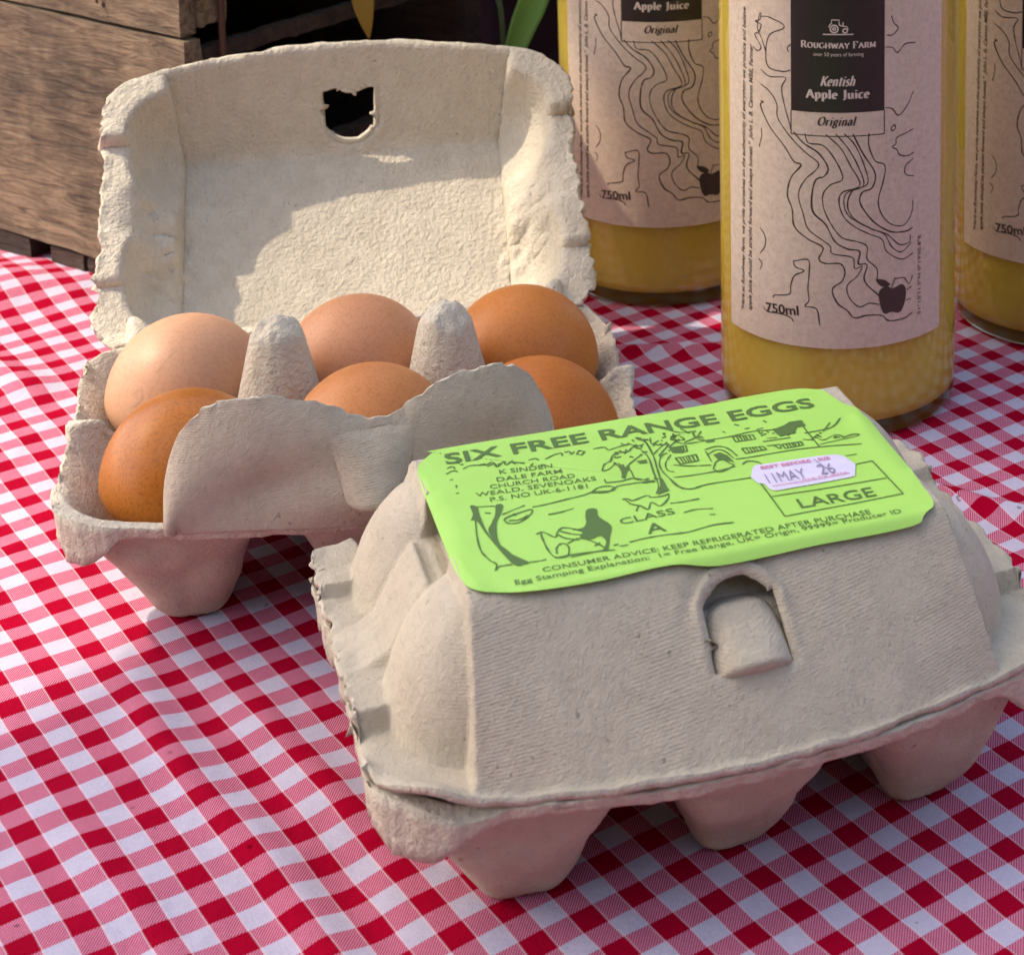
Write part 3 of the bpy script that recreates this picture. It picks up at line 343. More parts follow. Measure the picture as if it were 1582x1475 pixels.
# ---------------------------------------------------------------- moulded pulp egg carton
UE, VB = 77.0, 90.0
def v_front(u):
    au = np.abs(u); c = np.clip((au - 62) / 15, 0, 1)
    return -27 + 15 * (au / 75) ** 2 + 12 * (1 - np.sqrt(1 - c * c * .98))
def v_back(u):
    c = np.clip((np.abs(u) - 61) / 16, 0, 1); return VB - 15 * (1 - np.sqrt(1 - c * c * .98))
def end_step(u, v):
    e = sstep(64, 66.5, np.abs(u))
    return e * (5.0 * sstep(11.2, 12.8, v) * (1 - .35 * sstep(14, 58, v)) + 2.8 * sstep(62, 63.6, v) * (1 - sstep(80, 88, v)))
def carton_grid(nu, nv, seed, rough=1.0):
    s = np.linspace(-1, 1, nu); u = UE * s
    t = np.linspace(0, 1, nv); t = t
    U, T = np.meshgrid(u, t, indexing='ij')
    V = v_front(U) * (1 - T) + v_back(U) * T
    U, V = U.ravel(), V.ravel()
    du = UE - np.abs(U); dv = np.minimum(V - v_front(U), v_back(U) - V); d = np.minimum(du, dv)
    w = np.exp(-(np.maximum(d, 0) / 1.6)) * rough * (.55 + .7 * (du < 2.5))
    A_, B_ = U * .81 + V * .59, V * .83 - U * .56
    n1 = fbm(A_ / 4.7, B_ / 3.9, seed=seed); n2 = .7 * fbm(A_ / 5.3 + 40, B_ / 4.3, o=2, seed=seed + 9) + .8 * vnoise(A_ / 13, B_ / 17, seed=seed + 4); n3 = fbm(A_ / 5.6, B_ / 5.1 + 17, o=2, seed=seed + 5) + .8 * vnoise(A_ / 11, B_ / 13, seed=seed + 2)
    ou = np.where(du < dv, np.sign(U), 0); ov = np.where(du < dv, 0, np.where(V < 30, -1, 1))
    return U, V, U + w * (n1 * .55 * 1 + ou * n2 * .9), V + w * (ov * n2 * .8), w * n3 * .75, d
HC = (2.2, -6.6)
def hole_f(u, v):
    """signed distance-like: < 0 inside the lock hole"""
    x = np.abs(u - HC[0]) - (8.2 - .06 * (v - HC[1])); top = v - (.6 - ((u - HC[0]) / 8.2) ** 2 * 4.2); bot = -13.2 - v + .7 * np.sin(u * .5)
    return np.maximum(np.maximum(x, top), bot) + .25 * vnoise(u / 1.6, v / 1.6, seed=4)
def lid_z(u, v, pocket=True):
    au = np.abs(u); vf, vb = v_front(u), v_back(u)
    F = 38.5 + end_step(u, v)
    e0 = vf + 1.6
    zf = 39 + (v - e0) * (28.9 / (4.2 - e0)) + .9 * np.sin(np.clip((v - e0) / (4.2 - e0), 0, 1) * math.pi)
    zb = 39 + ((vb - 3.5) - v) * 1.9
    ze = 39 + (56.5 - au + .06 * (68 - 39)) * 7.5
    top = 68.2 + .25 * vnoise(u / 20, v / 20, seed=8)
    body = smin(smin(smin(zf, zb, 5), ze, 1.2), top + 0 * u, 3.6)
    z = body
    for vc, fr in ((15, 1), (61, 0)):
        dx = np.clip((au - 46) / 24.5, -2, 2); dv = (v - vc) / (25.0 if fr else 25.0)
        dx = np.where(au < 46, (au - 46) / 60, dx)
        q = (np.abs(dx) ** 2.3 + np.abs(dv) ** 2.3) ** (1 / 2.3)
        dome = 38.5 + 28.5 * np.clip(1 - q ** 2.3, 0, 1) ** (1 / 1.75) - 4 * np.clip(q - 1, 0, 1)
        z = smax(z, dome, 1.4)
    vv = np.abs(v - 38)
    val = np.where(au < 51, 68.2, np.where(au < 58, 60.5, 60.5 - (au - 58) * 1.75))
    val = np.interp(au, [0, 50.5, 51.5, 57.5, 58.5, 61, 67.5, 77], [66, 66, 59, 59.5, 60.5, 57.5, 46, 40]) - 1.2 * np.clip(vv - 9, 0, 99)
    cut = np.interp(au, [0, 50, 51.6, 57, 59.5, 80], [90, 90, 59.0, 60.5, 66, 90]) + 3.2 * np.clip(vv - 8 - (58 - au) * .9, 0, 99)
    if pocket: z = smax(z, val, 1.5); z = smin(z, cut, 1.0)
    else:
        val2 = np.interp(au, [0, 49, 56, 62, 68, 77], [64, 64, 58, 54, 45, 40]) - .06 * np.clip(vv - 4, 0, 99) ** 2
        z = smax(z, val2, 4); dn = sstep(49, 55, au) * (1 - sstep(64, 68, au)) * (1 - sstep(12, 20, np.abs(v - 44)))
        z = z - dn * (1.2 + 1.7 * fbm(u / 6 + .3 * v / 6, v / 5, o=3, seed=21))
    z = smax(z, F, np.where(v < 20, .7, 1.5))
    f = hole_f(u, v)
    z = z + .5 * np.exp(-((f - 1.7) / 1.0) ** 2) * sstep(-11, -3, v) + .25 * np.exp(-((f - 1.6) / 1.2) ** 2) - .8 * np.exp(-(f / .9) ** 2) - .7 * np.exp(-((f - 4.4) / 2.2) ** 2) * sstep(-11, 1, v)
    return z
def make_lid(seed, pocket=True):
    nu, nv = 261, 201
    U, V, U2, V2, dz, d = carton_grid(nu, nv, seed)
    f = hole_f(U, V); e = .05
    gx = (hole_f(U + e, V) - f) / e; gy = (hole_f(U, V + e) - f) / e; gl = gx * gx + gy * gy + 1e-6
    near = np.abs(f) < .43
    U2 = np.where(near, U - f * gx / gl, U2); V2 = np.where(near, V - f * gy / gl, V2)
    Z = lid_z(U2, V2, pocket) + dz * 1.1
    Z += .12 * fbm(U / 4, V / 4, seed=seed + 3)
    F = gridfaces(nu, nv)
    fc = f[F].mean(1); F = F[fc > -.02]
    used = np.zeros(len(U), bool); used[F.ravel()] = True; idx = np.cumsum(used) - 1
    return np.stack([U2, V2, Z], 1)[used], idx[F]

def cup_s(u, v, uc, vc, back):
    dx = np.abs(u - uc); dv = v - vc
    out = ((u - uc) * uc > 0) & (abs(uc) > 9)
    lo, hi = np.zeros_like(u), np.full_like(u, 1.6)
    vf = v_front(u) + 3.4
    for _ in range(14):
        m = (lo + hi) / 2
        ins = (vc > 40) * np.clip(-dv, 0, 99) + (vc < 40) * np.clip(dv, 0, 99)
        hx = 7.3 + np.where(out, 18.5, 12.0) * m ** np.where(out, .8, .9) + 6.4 * m ** 4.5 + np.where(out, 2, 15) * sstep(9, 20, ins) * sstep(0, .3, m)  # inner cup sides widened low down to block light under the tray
        ml = np.minimum(m / .36, 1) ** .8 + .05 * m
        if back: hvf, hvb = 10.5 + 13.5 * ml, 12.5 + (VB - 3 - vc - 12.5) * m
        else: hvf, hvb = 13.5 + (vc - vf - 13.5) * m, 10.5 + 13.5 * ml
        hv = np.where(dv < 0, hvf, hvb)
        q = (dx / hx) ** 4.5 + (np.abs(dv) / hv) ** 4.5
        lo = np.where(q > 1, m, lo); hi = np.where(q > 1, hi, m)
    return (lo + hi) / 2
def tray_z(u, v):
    rim = 36.3 + end_step(u, v)
    z = np.full_like(u, 60.0)
    for uc in (-44.5, 2.5, 48):
        for vc, bk in ((14, 0), (62, 1)):
            s = cup_s(u, v, uc, vc, bk); z = smin(z, 1.6 + 36 * s ** 1.05 - .0, 2.0)
    z = smin(z, rim, 1.6)
    for uc in (-21.0, 25.5):
        r = np.hypot(u - uc, (v - 38) * .92); z = smax(z, np.clip(65.0 - .09 * r ** 2 * (r < 7.3) - (r >= 7.3) * (4.8 + (r - 7.3) * 4.4), 0, 66), 2.5)
    # keep the tray under the lid
    return z
def make_tray(seed):
    nu, nv = 241, 191
    U, V, U2, V2, dz, d = carton_grid(nu, nv, seed, .9)
    Z = tray_z(U, V) + dz * .9 + .1 * fbm(U / 4, V / 4, seed=seed) + 1.0 * fbm(U / 3.2, V / 3.2, seed=seed + 1) * sstep(44, 54, tray_z(U, V)) * .9
    lowz = sstep(34, 26, Z) if False else 1 - sstep(24, 33, Z)
    P = np.stack([U2 + lowz * (1.1 * vnoise(V / 13, Z / 8, seed=seed) + .4 * vnoise(V / 5, Z / 4, seed=seed + 1)), V2 + lowz * (1.2 * vnoise(U / 11, Z / 8, seed=seed + 2) + .4 * vnoise(U / 5, Z / 4, seed=seed + 3)), Z], 1); F = gridfaces(nu, nv)
    # turned-down skirt round the rim
    loop = [i * nv for i in range(nu)] + [(nu - 1) * nv + j for j in range(1, nv)] + [i * nv + nv - 1 for i in range(nu - 2, -1, -1)] + [j for j in range(nv - 2, 0, -1)]
    loop = np.array(loop); L = P[loop]; n = len(loop); rings = [loop]; base = len(P); Q = []
    au = np.abs(L[:, 0]); depth = np.where(L[:, 1] < 30, 3.2 + 9.5 * sstep(56, 70, au), 4 + 7 * sstep(60, 76, au))
    depth = np.where(au > 75.2, 11 + 1.5 * vnoise(L[:, 1] / 3, 0 * au, seed=seed), depth)
    for k in range(1, 5):
        q = L.copy(); q[:, 2] -= depth * k / 4; ctr = np.array([0, 32, 0]); q[:, :2] += np.stack([np.sign(q[:, 0]) * (au > 74) * -.25 * k, np.where(q[:, 1] < 32, 1, -1) * .25 * k], 1)
        q[:, :2] += .35 * np.stack([vnoise(q[:, 0] / 2, q[:, 1] / 2, k, seed), vnoise(q[:, 0] / 2, q[:, 1] / 2, k + 20, seed)], 1)
        Q.append(q); rings.append(np.arange(base, base + n)); base += n
    F = F.tolist()
    for a, b in zip(rings[:-1], rings[1:]):
        for i in range(n):
            j = (i + 1) % n; F.append([int(a[j]), int(a[i]), int(b[i]), int(b[j])])
    return np.vstack([P] + Q), F
def flap_h(u, closed=False):
    if closed: return 40 * np.sqrt(np.clip(1 - np.clip((np.abs(u - 1.5) - 29) / 18.5, 0, 1) ** 2.6, 0, 1))
    c = np.clip((np.abs(u - 1.5) - 29) / 18.5, 0, 1)
    return (34.5 + 1.2 * sstep(0, 40, u)) * np.clip(1 - c ** np.where(u > 0, 3.6, 2.6), 0.0, 1) ** .5 - 8.5 * np.exp(-((u - 5) / 12) ** 2) + .35 * vnoise(u / 5, 0 * u, seed=6)
def make_flap(closed, seed):
    nu, nt_ = 201, 81
    u = np.linspace(-46, 49, nu); t = np.linspace(0, 1, nt_)
    U, T = np.meshgrid(u, t, indexing='ij'); U, T = U.ravel(), T.ravel()
    H = flap_h(U, closed) * T
    kx, kh0, kh1 = (2.5, 14.2, 31.5) if closed else (4.0, 8.0, 24.0)      # the lock tongue
    w = np.clip(1 - (np.abs(U - kx) / (8.8 * np.sqrt(np.clip(1 - (np.clip(H - kh0, 0, 99) / 18.0) ** 2.6, .02, 1)) if closed else (6.2 + .26 * (H - kh0)))) ** (3.0 if closed else 2.4), 0, 1)
    rise = np.clip((kh1 - H) / (kh1 - kh0), 0, 1) ** .75
    kn = (7.9 if closed else 6.0) * rise * sstep(kh0 - 1.0, kh0 + .3, H) * w ** (.6 if closed else .9)
    sag = 1.5 * np.exp(-((U - kx) / 16) ** 2) * (1 - T)
    ub = U
    if closed:
        # follows the lid's front wall on its inside
        v0 = v_front(U) + 6.5; z0 = 38 + 0 * U; k = np.array([0, .70, .71])
        dv, dzv = .70, .714
        P = np.stack([U, v0 + H * dv - kn * .71, z0 + H * dzv + kn * .70 - 1.2], 1)
        rec = 3.6 * sstep(27.5, 31.5, H); P[:, 1] += rec * .7; P[:, 2] -= rec * .7
    else:
        bow = -2.5 * np.sin(np.clip(T, 0, 1) * math.pi * .9) - 1.2 * vnoise(U / 22, T * 1.3, seed=3) * T * 1.8
        lump = 2.4 * np.exp(-((U + 22) / 15) ** 2 - ((H - 17 - .25 * U) / 7) ** 2) + 2.2 * np.exp(-((U - 32) / 12) ** 2 - ((H - 16) / 7) ** 2) - 2.2 * np.exp(-((U - 4) / 17) ** 2 - ((H - 7) / 6) ** 2)
        P = np.stack([U * (1 + .02 * T), v_front(U) + .6 + bow + lump + 3.0 * T * T - kn, 35.8 + H + .35 * vnoise(U / 3, T * 9, seed=2) * T], 1)
        edge = np.exp(-((1 - T) * flap_h(U)) / 1.2)
        P[:, 1] += edge * .5 * vnoise(U / 1.8, T, seed=8); P[:, 2] += edge * .35 * vnoise(U / 1.5, T + 5, seed=9)
    return P, gridfaces(nu, nt_)[:, ::-1]

def rot_lid(o, al, hv=89.0, hz=38.0):
    """turn a lid about the hinge line (v = hv, z = hz) by al degrees"""
    a = math.radians(al)
    # closed offset (dv,dz) -> (dv cos a + dz sin a, -dv sin a + dz cos a)
    R = Matrix.Rotation(-a, 4, 'X')
    o.matrix_local = Matrix.Translation((0, hv * MM, hz * MM)) @ R @ Matrix.Translation((0, -hv * MM, -hz * MM))

PO = [M['pulp_out'], M['pulp_in'], M['pulp_edge']]
PI = [M['pulp_in'], M['pulp_out'], M['pulp_edge']]
# closed carton, in front
closed = thing('egg_carton', 'closed grey pulp egg carton with bright green label on its lid', 'egg carton', (-23.9, 414.4, 0.6), math.radians(21.67), 'pulp egg cartons')
V_, F_ = make_lid(11); e_ = V_[:, 1] - v_front(V_[:, 0]); V_[:, 2] += 2.6 * np.exp(-((V_[:, 0] + 67) / 6.5) ** 2 - (e_ / 4.5) ** 2) - .5 * np.exp(-((V_[:, 0] + 50) / 8) ** 2 - (e_ / 4) ** 2); o = solid(mesh('lid', V_, F_, PO, closed), 1.7, -1, 1, 2); lid_me = o.data
V_, F_ = make_tray(31); e_ = V_[:, 1] - v_front(V_[:, 0]); V_[:, 2] -= 3.0 * np.exp(-((V_[:, 0] + 60) / 7) ** 2 - (e_ / 4.5) ** 2); solid(mesh('tray', V_, F_, PI, closed), 1.6, -1, 1, 2)
V_, F_ = make_flap(True, 1); solid(mesh('locking_flap', V_, F_, PI, closed), .7, -1, 1, 2)
# open carton, behind
OX = -126.9
opened = thing('egg_carton', 'open grey pulp egg carton with raised lid, holding six brown eggs', 'egg carton', (OX, 517.3, 0.6), math.radians(13.39), 'pulp egg cartons')
V_, F_ = make_lid(47, False); V_[:, 1] = np.where(V_[:, 1] < 6, 6 + (V_[:, 1] - 6) * .76, V_[:, 1]); V_[:, 0] = V_[:, 0] * .985 - 1.5; o = solid(mesh('lid', V_, F_, PO, opened), 1.7, -1, 1, 2); rot_lid(o, 142)
V_, F_ = make_tray(77); solid(mesh('tray', V_, F_, PI, opened), 1.6, -1, 1, 2)
V_, F_ = make_flap(False, 1); fl = solid(mesh('locking_flap', V_, F_, PI, opened), 1.5, -1, 1, 2)
FP = V_.reshape(201, 81, 3)
T2, TF = fit_text('41', (24.5, 14.5), (33.5, 16.0), 7.5)
ii = np.clip(((T2[:, 0] + 46) / 95 * 200).round().astype(int), 0, 200); jj = np.clip((T2[:, 1] / flap_h(T2[:, 0]) * 80).round().astype(int), 0, 80)
solid(mesh('embossed_number', np.stack([T2[:, 0], FP[ii, jj, 1] - .12, T2[:, 1] + 36], 1), TF, M['pulp_out'], fl, False), .5, 0)
# hinge strip joining tray and lid
u = np.linspace(-70, 70, 141); a = np.linspace(0, 1, 9)
U, A = np.meshgrid(u, a, indexing='ij'); U, A = U.ravel(), A.ravel()
P = np.stack([U, 87 + 4.5 * np.sin(A * math.pi) + .4 * vnoise(U / 3, A * 3, seed=1), 34.5 + 5 * A + .5 * vnoise(U / 3, A * 3 + 9, seed=1)], 1)
solid(mesh('hinge', P, gridfaces(141, 9), PO, opened), 1.4, -1, 1, 2)

# ---------------------------------------------------------------- green paper label and its print
def label_z(u, v):
    lz = np.maximum(lid_z(u, v), lid_z(u, np.maximum(v, 3.0)) - .55 * np.clip(3.0 - v, 0, 9))
    au = np.abs(u)
    sheet_ = 68.5 - .05 * np.clip(au - 51, 0, 99) ** 2 - .5 * np.clip(3.2 - v, 0, 99) ** 1.3
    sheet_ = sheet_ + .55 * np.exp(-((u - 53) / 2.4) ** 2 - ((v - 50) / 5) ** 2) - .9 * np.exp(-((u - 53.5) / 2.5) ** 2 - ((v - 60) / 4) ** 2) + .5 * np.exp(-((u + 52.5) / 2.4) ** 2 - ((v - 7) / 5) ** 2) - .6 * np.exp(-((u + 53) / 2.5) ** 2 - ((v - 58) / 4) ** 2)
    sheet_ = sheet_ + .10 * vnoise(u / 11, v / 11, seed=12)
    return np.where(au < 49, np.maximum(lz + .25, sheet_ - .1), np.maximum(sheet_, np.minimum(lz + .25, sheet_ + .8)))
def on_label(P, off): P = np.asarray(P, float); return np.column_stack([P[:, 0], P[:, 1], label_z(P[:, 0], P[:, 1]) + off])
def refine(Pts, n=200):
    P = catmull(Pts, 12, True) if len(Pts) > 16 else np.array(Pts, float); d = np.r_[0, np.cumsum(np.linalg.norm(np.diff(np.vstack([P, P[:1]]), axis=0), axis=1))]
    s = np.linspace(0, d[-1], n, endpoint=False); Q = np.vstack([P, P[:1]])
    return np.stack([np.interp(s, d, Q[:, 0]), np.interp(s, d, Q[:, 1])], 1)
def sheet(Pts, off, nr=30, n=220):
    B = refine(Pts, n); c = np.array([B[:, 0].mean(), B[:, 1].mean()])
    r = np.linspace(0.02, 1, nr); V = (c + (B - c)[:, None, :] * r[None, :, None]).reshape(-1, 2)
    F = gridfaces(n, nr, wrap=True).tolist(); F.append([i * nr for i in range(n)][::-1])
    return on_label(V, off), F
V_, F_ = sheet(ART['out'], 0.0, 46, 300)
lab = mesh('paper_label', V_, [f[::-1] for f in F_], M['green'], closed)
# faces must look up
bg_ = Bag()
H_ = {'t': 5.1, 's': 2.0, 'm': 4.2}
for k, (s, a_, b_, h, bo) in enumerate(ART['T']):
    hh = H_[h]
    if s == 'CLASS': hh = 2.6
    if s.startswith('Egg'): hh = 1.75
    if s.startswith('CONS'): hh = 1.8
    V2_, F2_ = fit_text(s, a_, b_, hh, bold=.022 if h == 't' else .008 if h == 'm' else .004)
    bg_.add(on_label(V2_, .14), F2_)
V_, F_ = bg_.get(); mesh('lettering', V_, F_, M['ink_green'], lab, False)
bg_ = Bag()
for k, l in enumerate(ART['L'] + ART['BOX']):
    box = k >= len(ART['L'])
    P = np.array(l, float)
    if box: P = np.vstack([np.linspace(P[q], P[q + 1], 12) for q in range(len(P) - 1)])
    else: P = catmull(l, 5) if not (len(l) == 5 and l[0] == l[-1]) else np.vstack([np.linspace(l[q], l[q + 1], 5) for q in range(4)])
    R_, Fr = ribbon(P, .40 if not box else .38, 0 if box else .45, k); bg_.add(on_label(R_, .13), Fr)
for l in ART['F']:
    P = catmull(l, 4, True) if len(l) > 8 else np.array(l, float); V2_, F2_ = fill(P)
    bg_.add(on_label(V2_, .135), F2_)
V_, F_ = bg_.get(); mesh('farm_drawing', V_, F_, M['ink_green'], lab, False)
V_, F_ = sheet(ART['S'], .2, 8, 120); st = mesh('date_sticker', V_, [f[::-1] for f in F_], M['sticker'], closed)
bg_ = Bag()
for s, a_, b_, h in ART['ST'][:2]:
    V2_, F2_ = fit_text(s, a_, b_, h, bold=.02); bg_.add(on_label(V2_, .39), F2_)
R_, Fr = ribbon(np.array([(20.5, 25.9), (30, 25.4), (39.5, 25.3)]), .22); bg_.add(on_label(R_, .39), Fr)
V2_, F2_ = fit_text('use by date', (28.0, 25.9), (39.0, 25.6), .8); bg_.add(on_label(V2_, .39), F2_)
V_, F_ = bg_.get(); mesh('red_print', V_, F_, M['ink_red'], st, False)
bg_ = Bag()
V2_, F2_ = fit_text('11MAY', (20.3, 27.4), (29.6, 26.8), 4.6); bg_.add(on_label(V2_, .38), F2_)
V2_, F2_ = fit_text('26', (33.0, 27.0), (36.8, 26.7), 4.6); bg_.add(on_label(V2_, .38), F2_)
R_, Fr = ribbon(np.array([(34.0, 34.6), (35.5, 28)]), .25); bg_.add(on_label(R_, .39), Fr)
V_, F_ = bg_.get(); mesh('date_stamp', V_, F_, M['ink_grey'], st, False)

# ---------------------------------------------------------------- eggs
def egg_mesh(name, m, L=57.0, D=45.5):
    t = np.linspace(0, math.pi, 49); n = 64
    z = -np.cos(t); r = np.sin(t) * (1 + .17 * z - .04 * z * z)
    pr = np.stack([r / r.max() * D / 2, (z + 1) / 2 * L], 1); pr[0, 0] = pr[-1, 0] = 0.01
    V, F = lathe(pr, n); return V, F
EG = [(-45.5, 14, 22.0, -1.0, 3, 'glossy dark brown egg front left, leaning, most exposed of the six', (.46, .14, .016), (.57, .185, .03), .82, 1.0, .5),
      (3, 14, 0, 1, 0, 'mid brown egg behind the dip of the front flap', (.53, .19, .055), (.60, .235, .08), .92, 1.0, 2.5),
      (51, 13, 0, 0, 0, 'rich brown egg at the right end of the front row', (.44, .125, .018), (.52, .16, .028), .9, 1.02, -2.5),
      (-49, 62, 0, 0, 0, 'pale peach egg at the back left with faint stamp marks', (.50, .26, .15), (.55, .30, .18), .95, 1.02, .2),
      (2.5, 62, 0, 0, 0, 'light brown egg in the middle of the back row', (.58, .25, .12), (.63, .295, .15), .93, .99, 2.5),
      (46.5, 62, 0, 0, 0, 'orange brown egg at the back right beside the lid corner', (.50, .16, .03), (.57, .20, .045), .92, 1.01, .2)]
ph = math.radians(13.39)
for k, (u_, v_, du, dv, tz, lab_, c0, c1, sp, sc_, zz) in enumerate(EG):
    V_, F_ = egg_mesh('egg', None); m = shell('brown_eggshell', c0, c1, sp)
    V_[:, :2] *= (1 - .2 * sstep(36, 24, V_[:, 2]) if False else 1 - .2 * (1 - sstep(22, 35, V_[:, 2])))[:, None]
    if k == 0: m.node_tree.nodes['Principled BSDF'].inputs['Roughness'].default_value = .34
    e_ = mesh('egg', V_ * sc_, F_, m)
    tag(e_, lab_, 'egg', 'eggs in the open carton')
    uu = u_
    e_.location = Vector((OX + uu * math.cos(ph) - v_ * math.sin(ph), 517.3 + uu * math.sin(ph) + v_ * math.cos(ph), zz)) * MM
    e_.rotation_euler = (math.radians([4, 3, -3, -2, 3, -2][k]), math.radians([3, -2, 3, -3, 1, 3][k]), k * 1.1)
    if k == 3:
        b2 = Bag()
        for l in ([(-3.2, 3), (-1.5, 4.6), (.2, 4.2), (.2, 2.6), (-1.5, .6), (-3.0, 0)], [(2.5, 4.5), (3.6, 2.2), (2.8, .2)], [(-1, -3), (0, -4.2), (1, -3.5)], [(3, 9), (5, 12), (8, 14)]):
            R_, Fr = ribbon(catmull(l, 6), .22, .4); b2.add(R_, Fr)
        Q, Fq = b2.get(); th = math.radians(-110) + Q[:, 0] / 22 - 3.3; zq = 40 + Q[:, 1]
        tt = np.linspace(0, math.pi, 200); zc = -np.cos(tt); rr = np.sin(tt) * (1 + .17 * zc - .04 * zc * zc); rr = rr / rr.max() * 45.5 / 2
        rq = np.interp(zq, (zc + 1) / 2 * 57.0, rr) + .06
        mesh('stamp_mark', np.stack([rq * np.cos(th), rq * np.sin(th), zq], 1) * sc_, Fq, simple('faded_stamp_ink', (.42, .24, .15), .6), e_)

# ---------------------------------------------------------------- a small broad-nib serif alphabet for the bottle labels
def arc(cx, cy, rx, ry, a0, a1, n=12):
    a = np.radians(np.linspace(a0, a1, n)); return [(cx + rx * math.cos(q), cy + ry * math.sin(q)) for q in a]
X_ = .66
GLYPH = {   # advance, strokes, serif bars (x0, x1, y)
 'A': (.80, [[(.06, 0), (.39, 1)], [(.39, 1), (.72, 0)], [(.20, .36), (.60, .36)]], [(-.04, .18, 0), (.60, .84, 0)]),
 'p': (.60, [[(.14, X_), (.14, -.32)], arc(.30, .33, .20, .33, 130, -130)], [(.02, .16, X_), (.03, .26, -.32)]),
 'l': (.32, [[(.15, 1.04), (.15, 0)]], [(.04, .15, 1.04), (.04, .27, 0)]),
 'e': (.54, [[(.08, .36), (.44, .36)], arc(.26, .33, .19, .33, 5, 315, 16)], []),
 'J': (.46, [[(.28, 1), (.28, .15)], arc(.14, .12, .14, .26, 0, -110, 8)], [(.14, .42, 1)]),
 'u': (.64, [[(.13, X_), (.13, .2)], arc(.29, .2, .16, .2, 180, 330, 8), [(.48, X_), (.48, 0)]], [(.02, .14, X_), (.36, .48, X_), (.48, .60, 0)]),
 'i': (.32, [[(.15, X_), (.15, 0)], [(.13, .92), (.17, .92)], [(.15, .97), (.15, .87)]], [(.03, .15, X_), (.04, .27, 0)]),
 'c': (.50, [arc(.27, .33, .20, .33, 50, 315, 16)], []),
 'K': (.76, [[(.16, 1), (.16, 0)], [(.62, 1), (.18, .42)], [(.30, .56), (.68, 0)]], [(.04, .28, 1), (.04, .28, 0), (.50, .74, 1), (.58, .80, 0)]),
 'n': (.64, [[(.13, X_), (.13, 0)], arc(.30, .44, .17, .22, 170, 10, 8), [(.47, .46), (.47, 0)]], [(.02, .14, X_), (.03, .24, 0), (.38, .58, 0)]),
 't': (.38, [[(.17, .88), (.17, .14)], arc(.28, .14, .11, .14, 180, 300, 6), [(.03, X_), (.34, X_)]], []),
 's': (.44, [arc(.22, .49, .14, .16, 40, 200, 8) + arc(.21, .17, .15, .17, 60, -140, 9)], []),
 'h': (.64, [[(.13, 1.04), (.13, 0)], arc(.30, .44, .17, .22, 170, 10, 8), [(.47, .46), (.47, 0)]], [(.02, .14, 1.04), (.03, .24, 0), (.38, .58, 0)]),
 'O': (.86, [arc(.42, .5, .34, .5, 0, 360, 28)], []),
 'r': (.44, [[(.13, X_), (.13, 0)], arc(.29, .46, .15, .19, 160, 50, 6)], [(.02, .14, X_), (.03, .26, 0)]),
 'g': (.56, [arc(.26, .42, .17, .24, 0, 360, 16), arc(.26, -.10, .20, .18, 0, 360, 16), [(.14, .2), (.12, .08), (.40, .06)], [(.40, .62), (.52, .68)]], []),
 'a': (.54, [arc(.22, .20, .15, .20, 60, 330, 12), arc(.24, .46, .17, .20, 160, 0, 8), [(.41, .48), (.41, .05)]], [(.40, .52, 0)]),
 'R': (.78, [[(.16, 1), (.16, 0)], [(.16, 1), (.36, 1)] + arc(.38, .75, .20, .25, 90, -90, 8) + [(.16, .5)], [(.40, .5), (.68, 0)]], [(.04, .28, 0), (.04, .18, 1), (.60, .80, 0)]),
 'U': (.80, [[(.16, 1), (.16, .35)] + arc(.40, .32, .24, .32, 180, 360, 12) + [(.64, 1)]], [(.04, .28, 1), (.54, .76, 1)]),
 'G': (.82, [arc(.42, .5, .34, .5, 50, 350, 20), [(.74, .44), (.74, .1)]], [(.60, .84, .44)]),
 'H': (.84, [[(.16, 1), (.16, 0)], [(.68, 1), (.68, 0)], [(.16, .5), (.68, .5)]], [(.04, .28, 1), (.04, .28, 0), (.56, .80, 1), (.56, .80, 0)]),
 'W': (1.1, [[(.08, 1), (.32, 0)], [(.32, 0), (.54, .9)], [(.54, .9), (.78, 0)], [(.78, 0), (1.0, 1)]], [(-.02, .2, 1), (.90, 1.1, 1)]),
 'Y': (.76, [[(.06, 1), (.36, .46)], [(.66, 1), (.36, .46)], [(.36, .46), (.36, 0)]], [(-.03, .18, 1), (.55, .76, 1), (.24, .48, 0)]),
 'F': (.66, [[(.16, 1), (.16, 0)], [(.16, 1), (.58, 1)], [(.16, .53), (.46, .53)], [(.58, 1.03), (.58, .82)]], [(.04, .18, 1), (.04, .30, 0)]),
 'M': (.98, [[(.14, 1), (.14, 0)], [(.14, 1), (.46, .1)], [(.46, .1), (.80, 1)], [(.80, 1), (.80, 0)]], [(.02, .2, 1), (.02, .26, 0), (.76, .94, 1), (.68, .92, 0)]),
 ' ': (.34, [], [])}
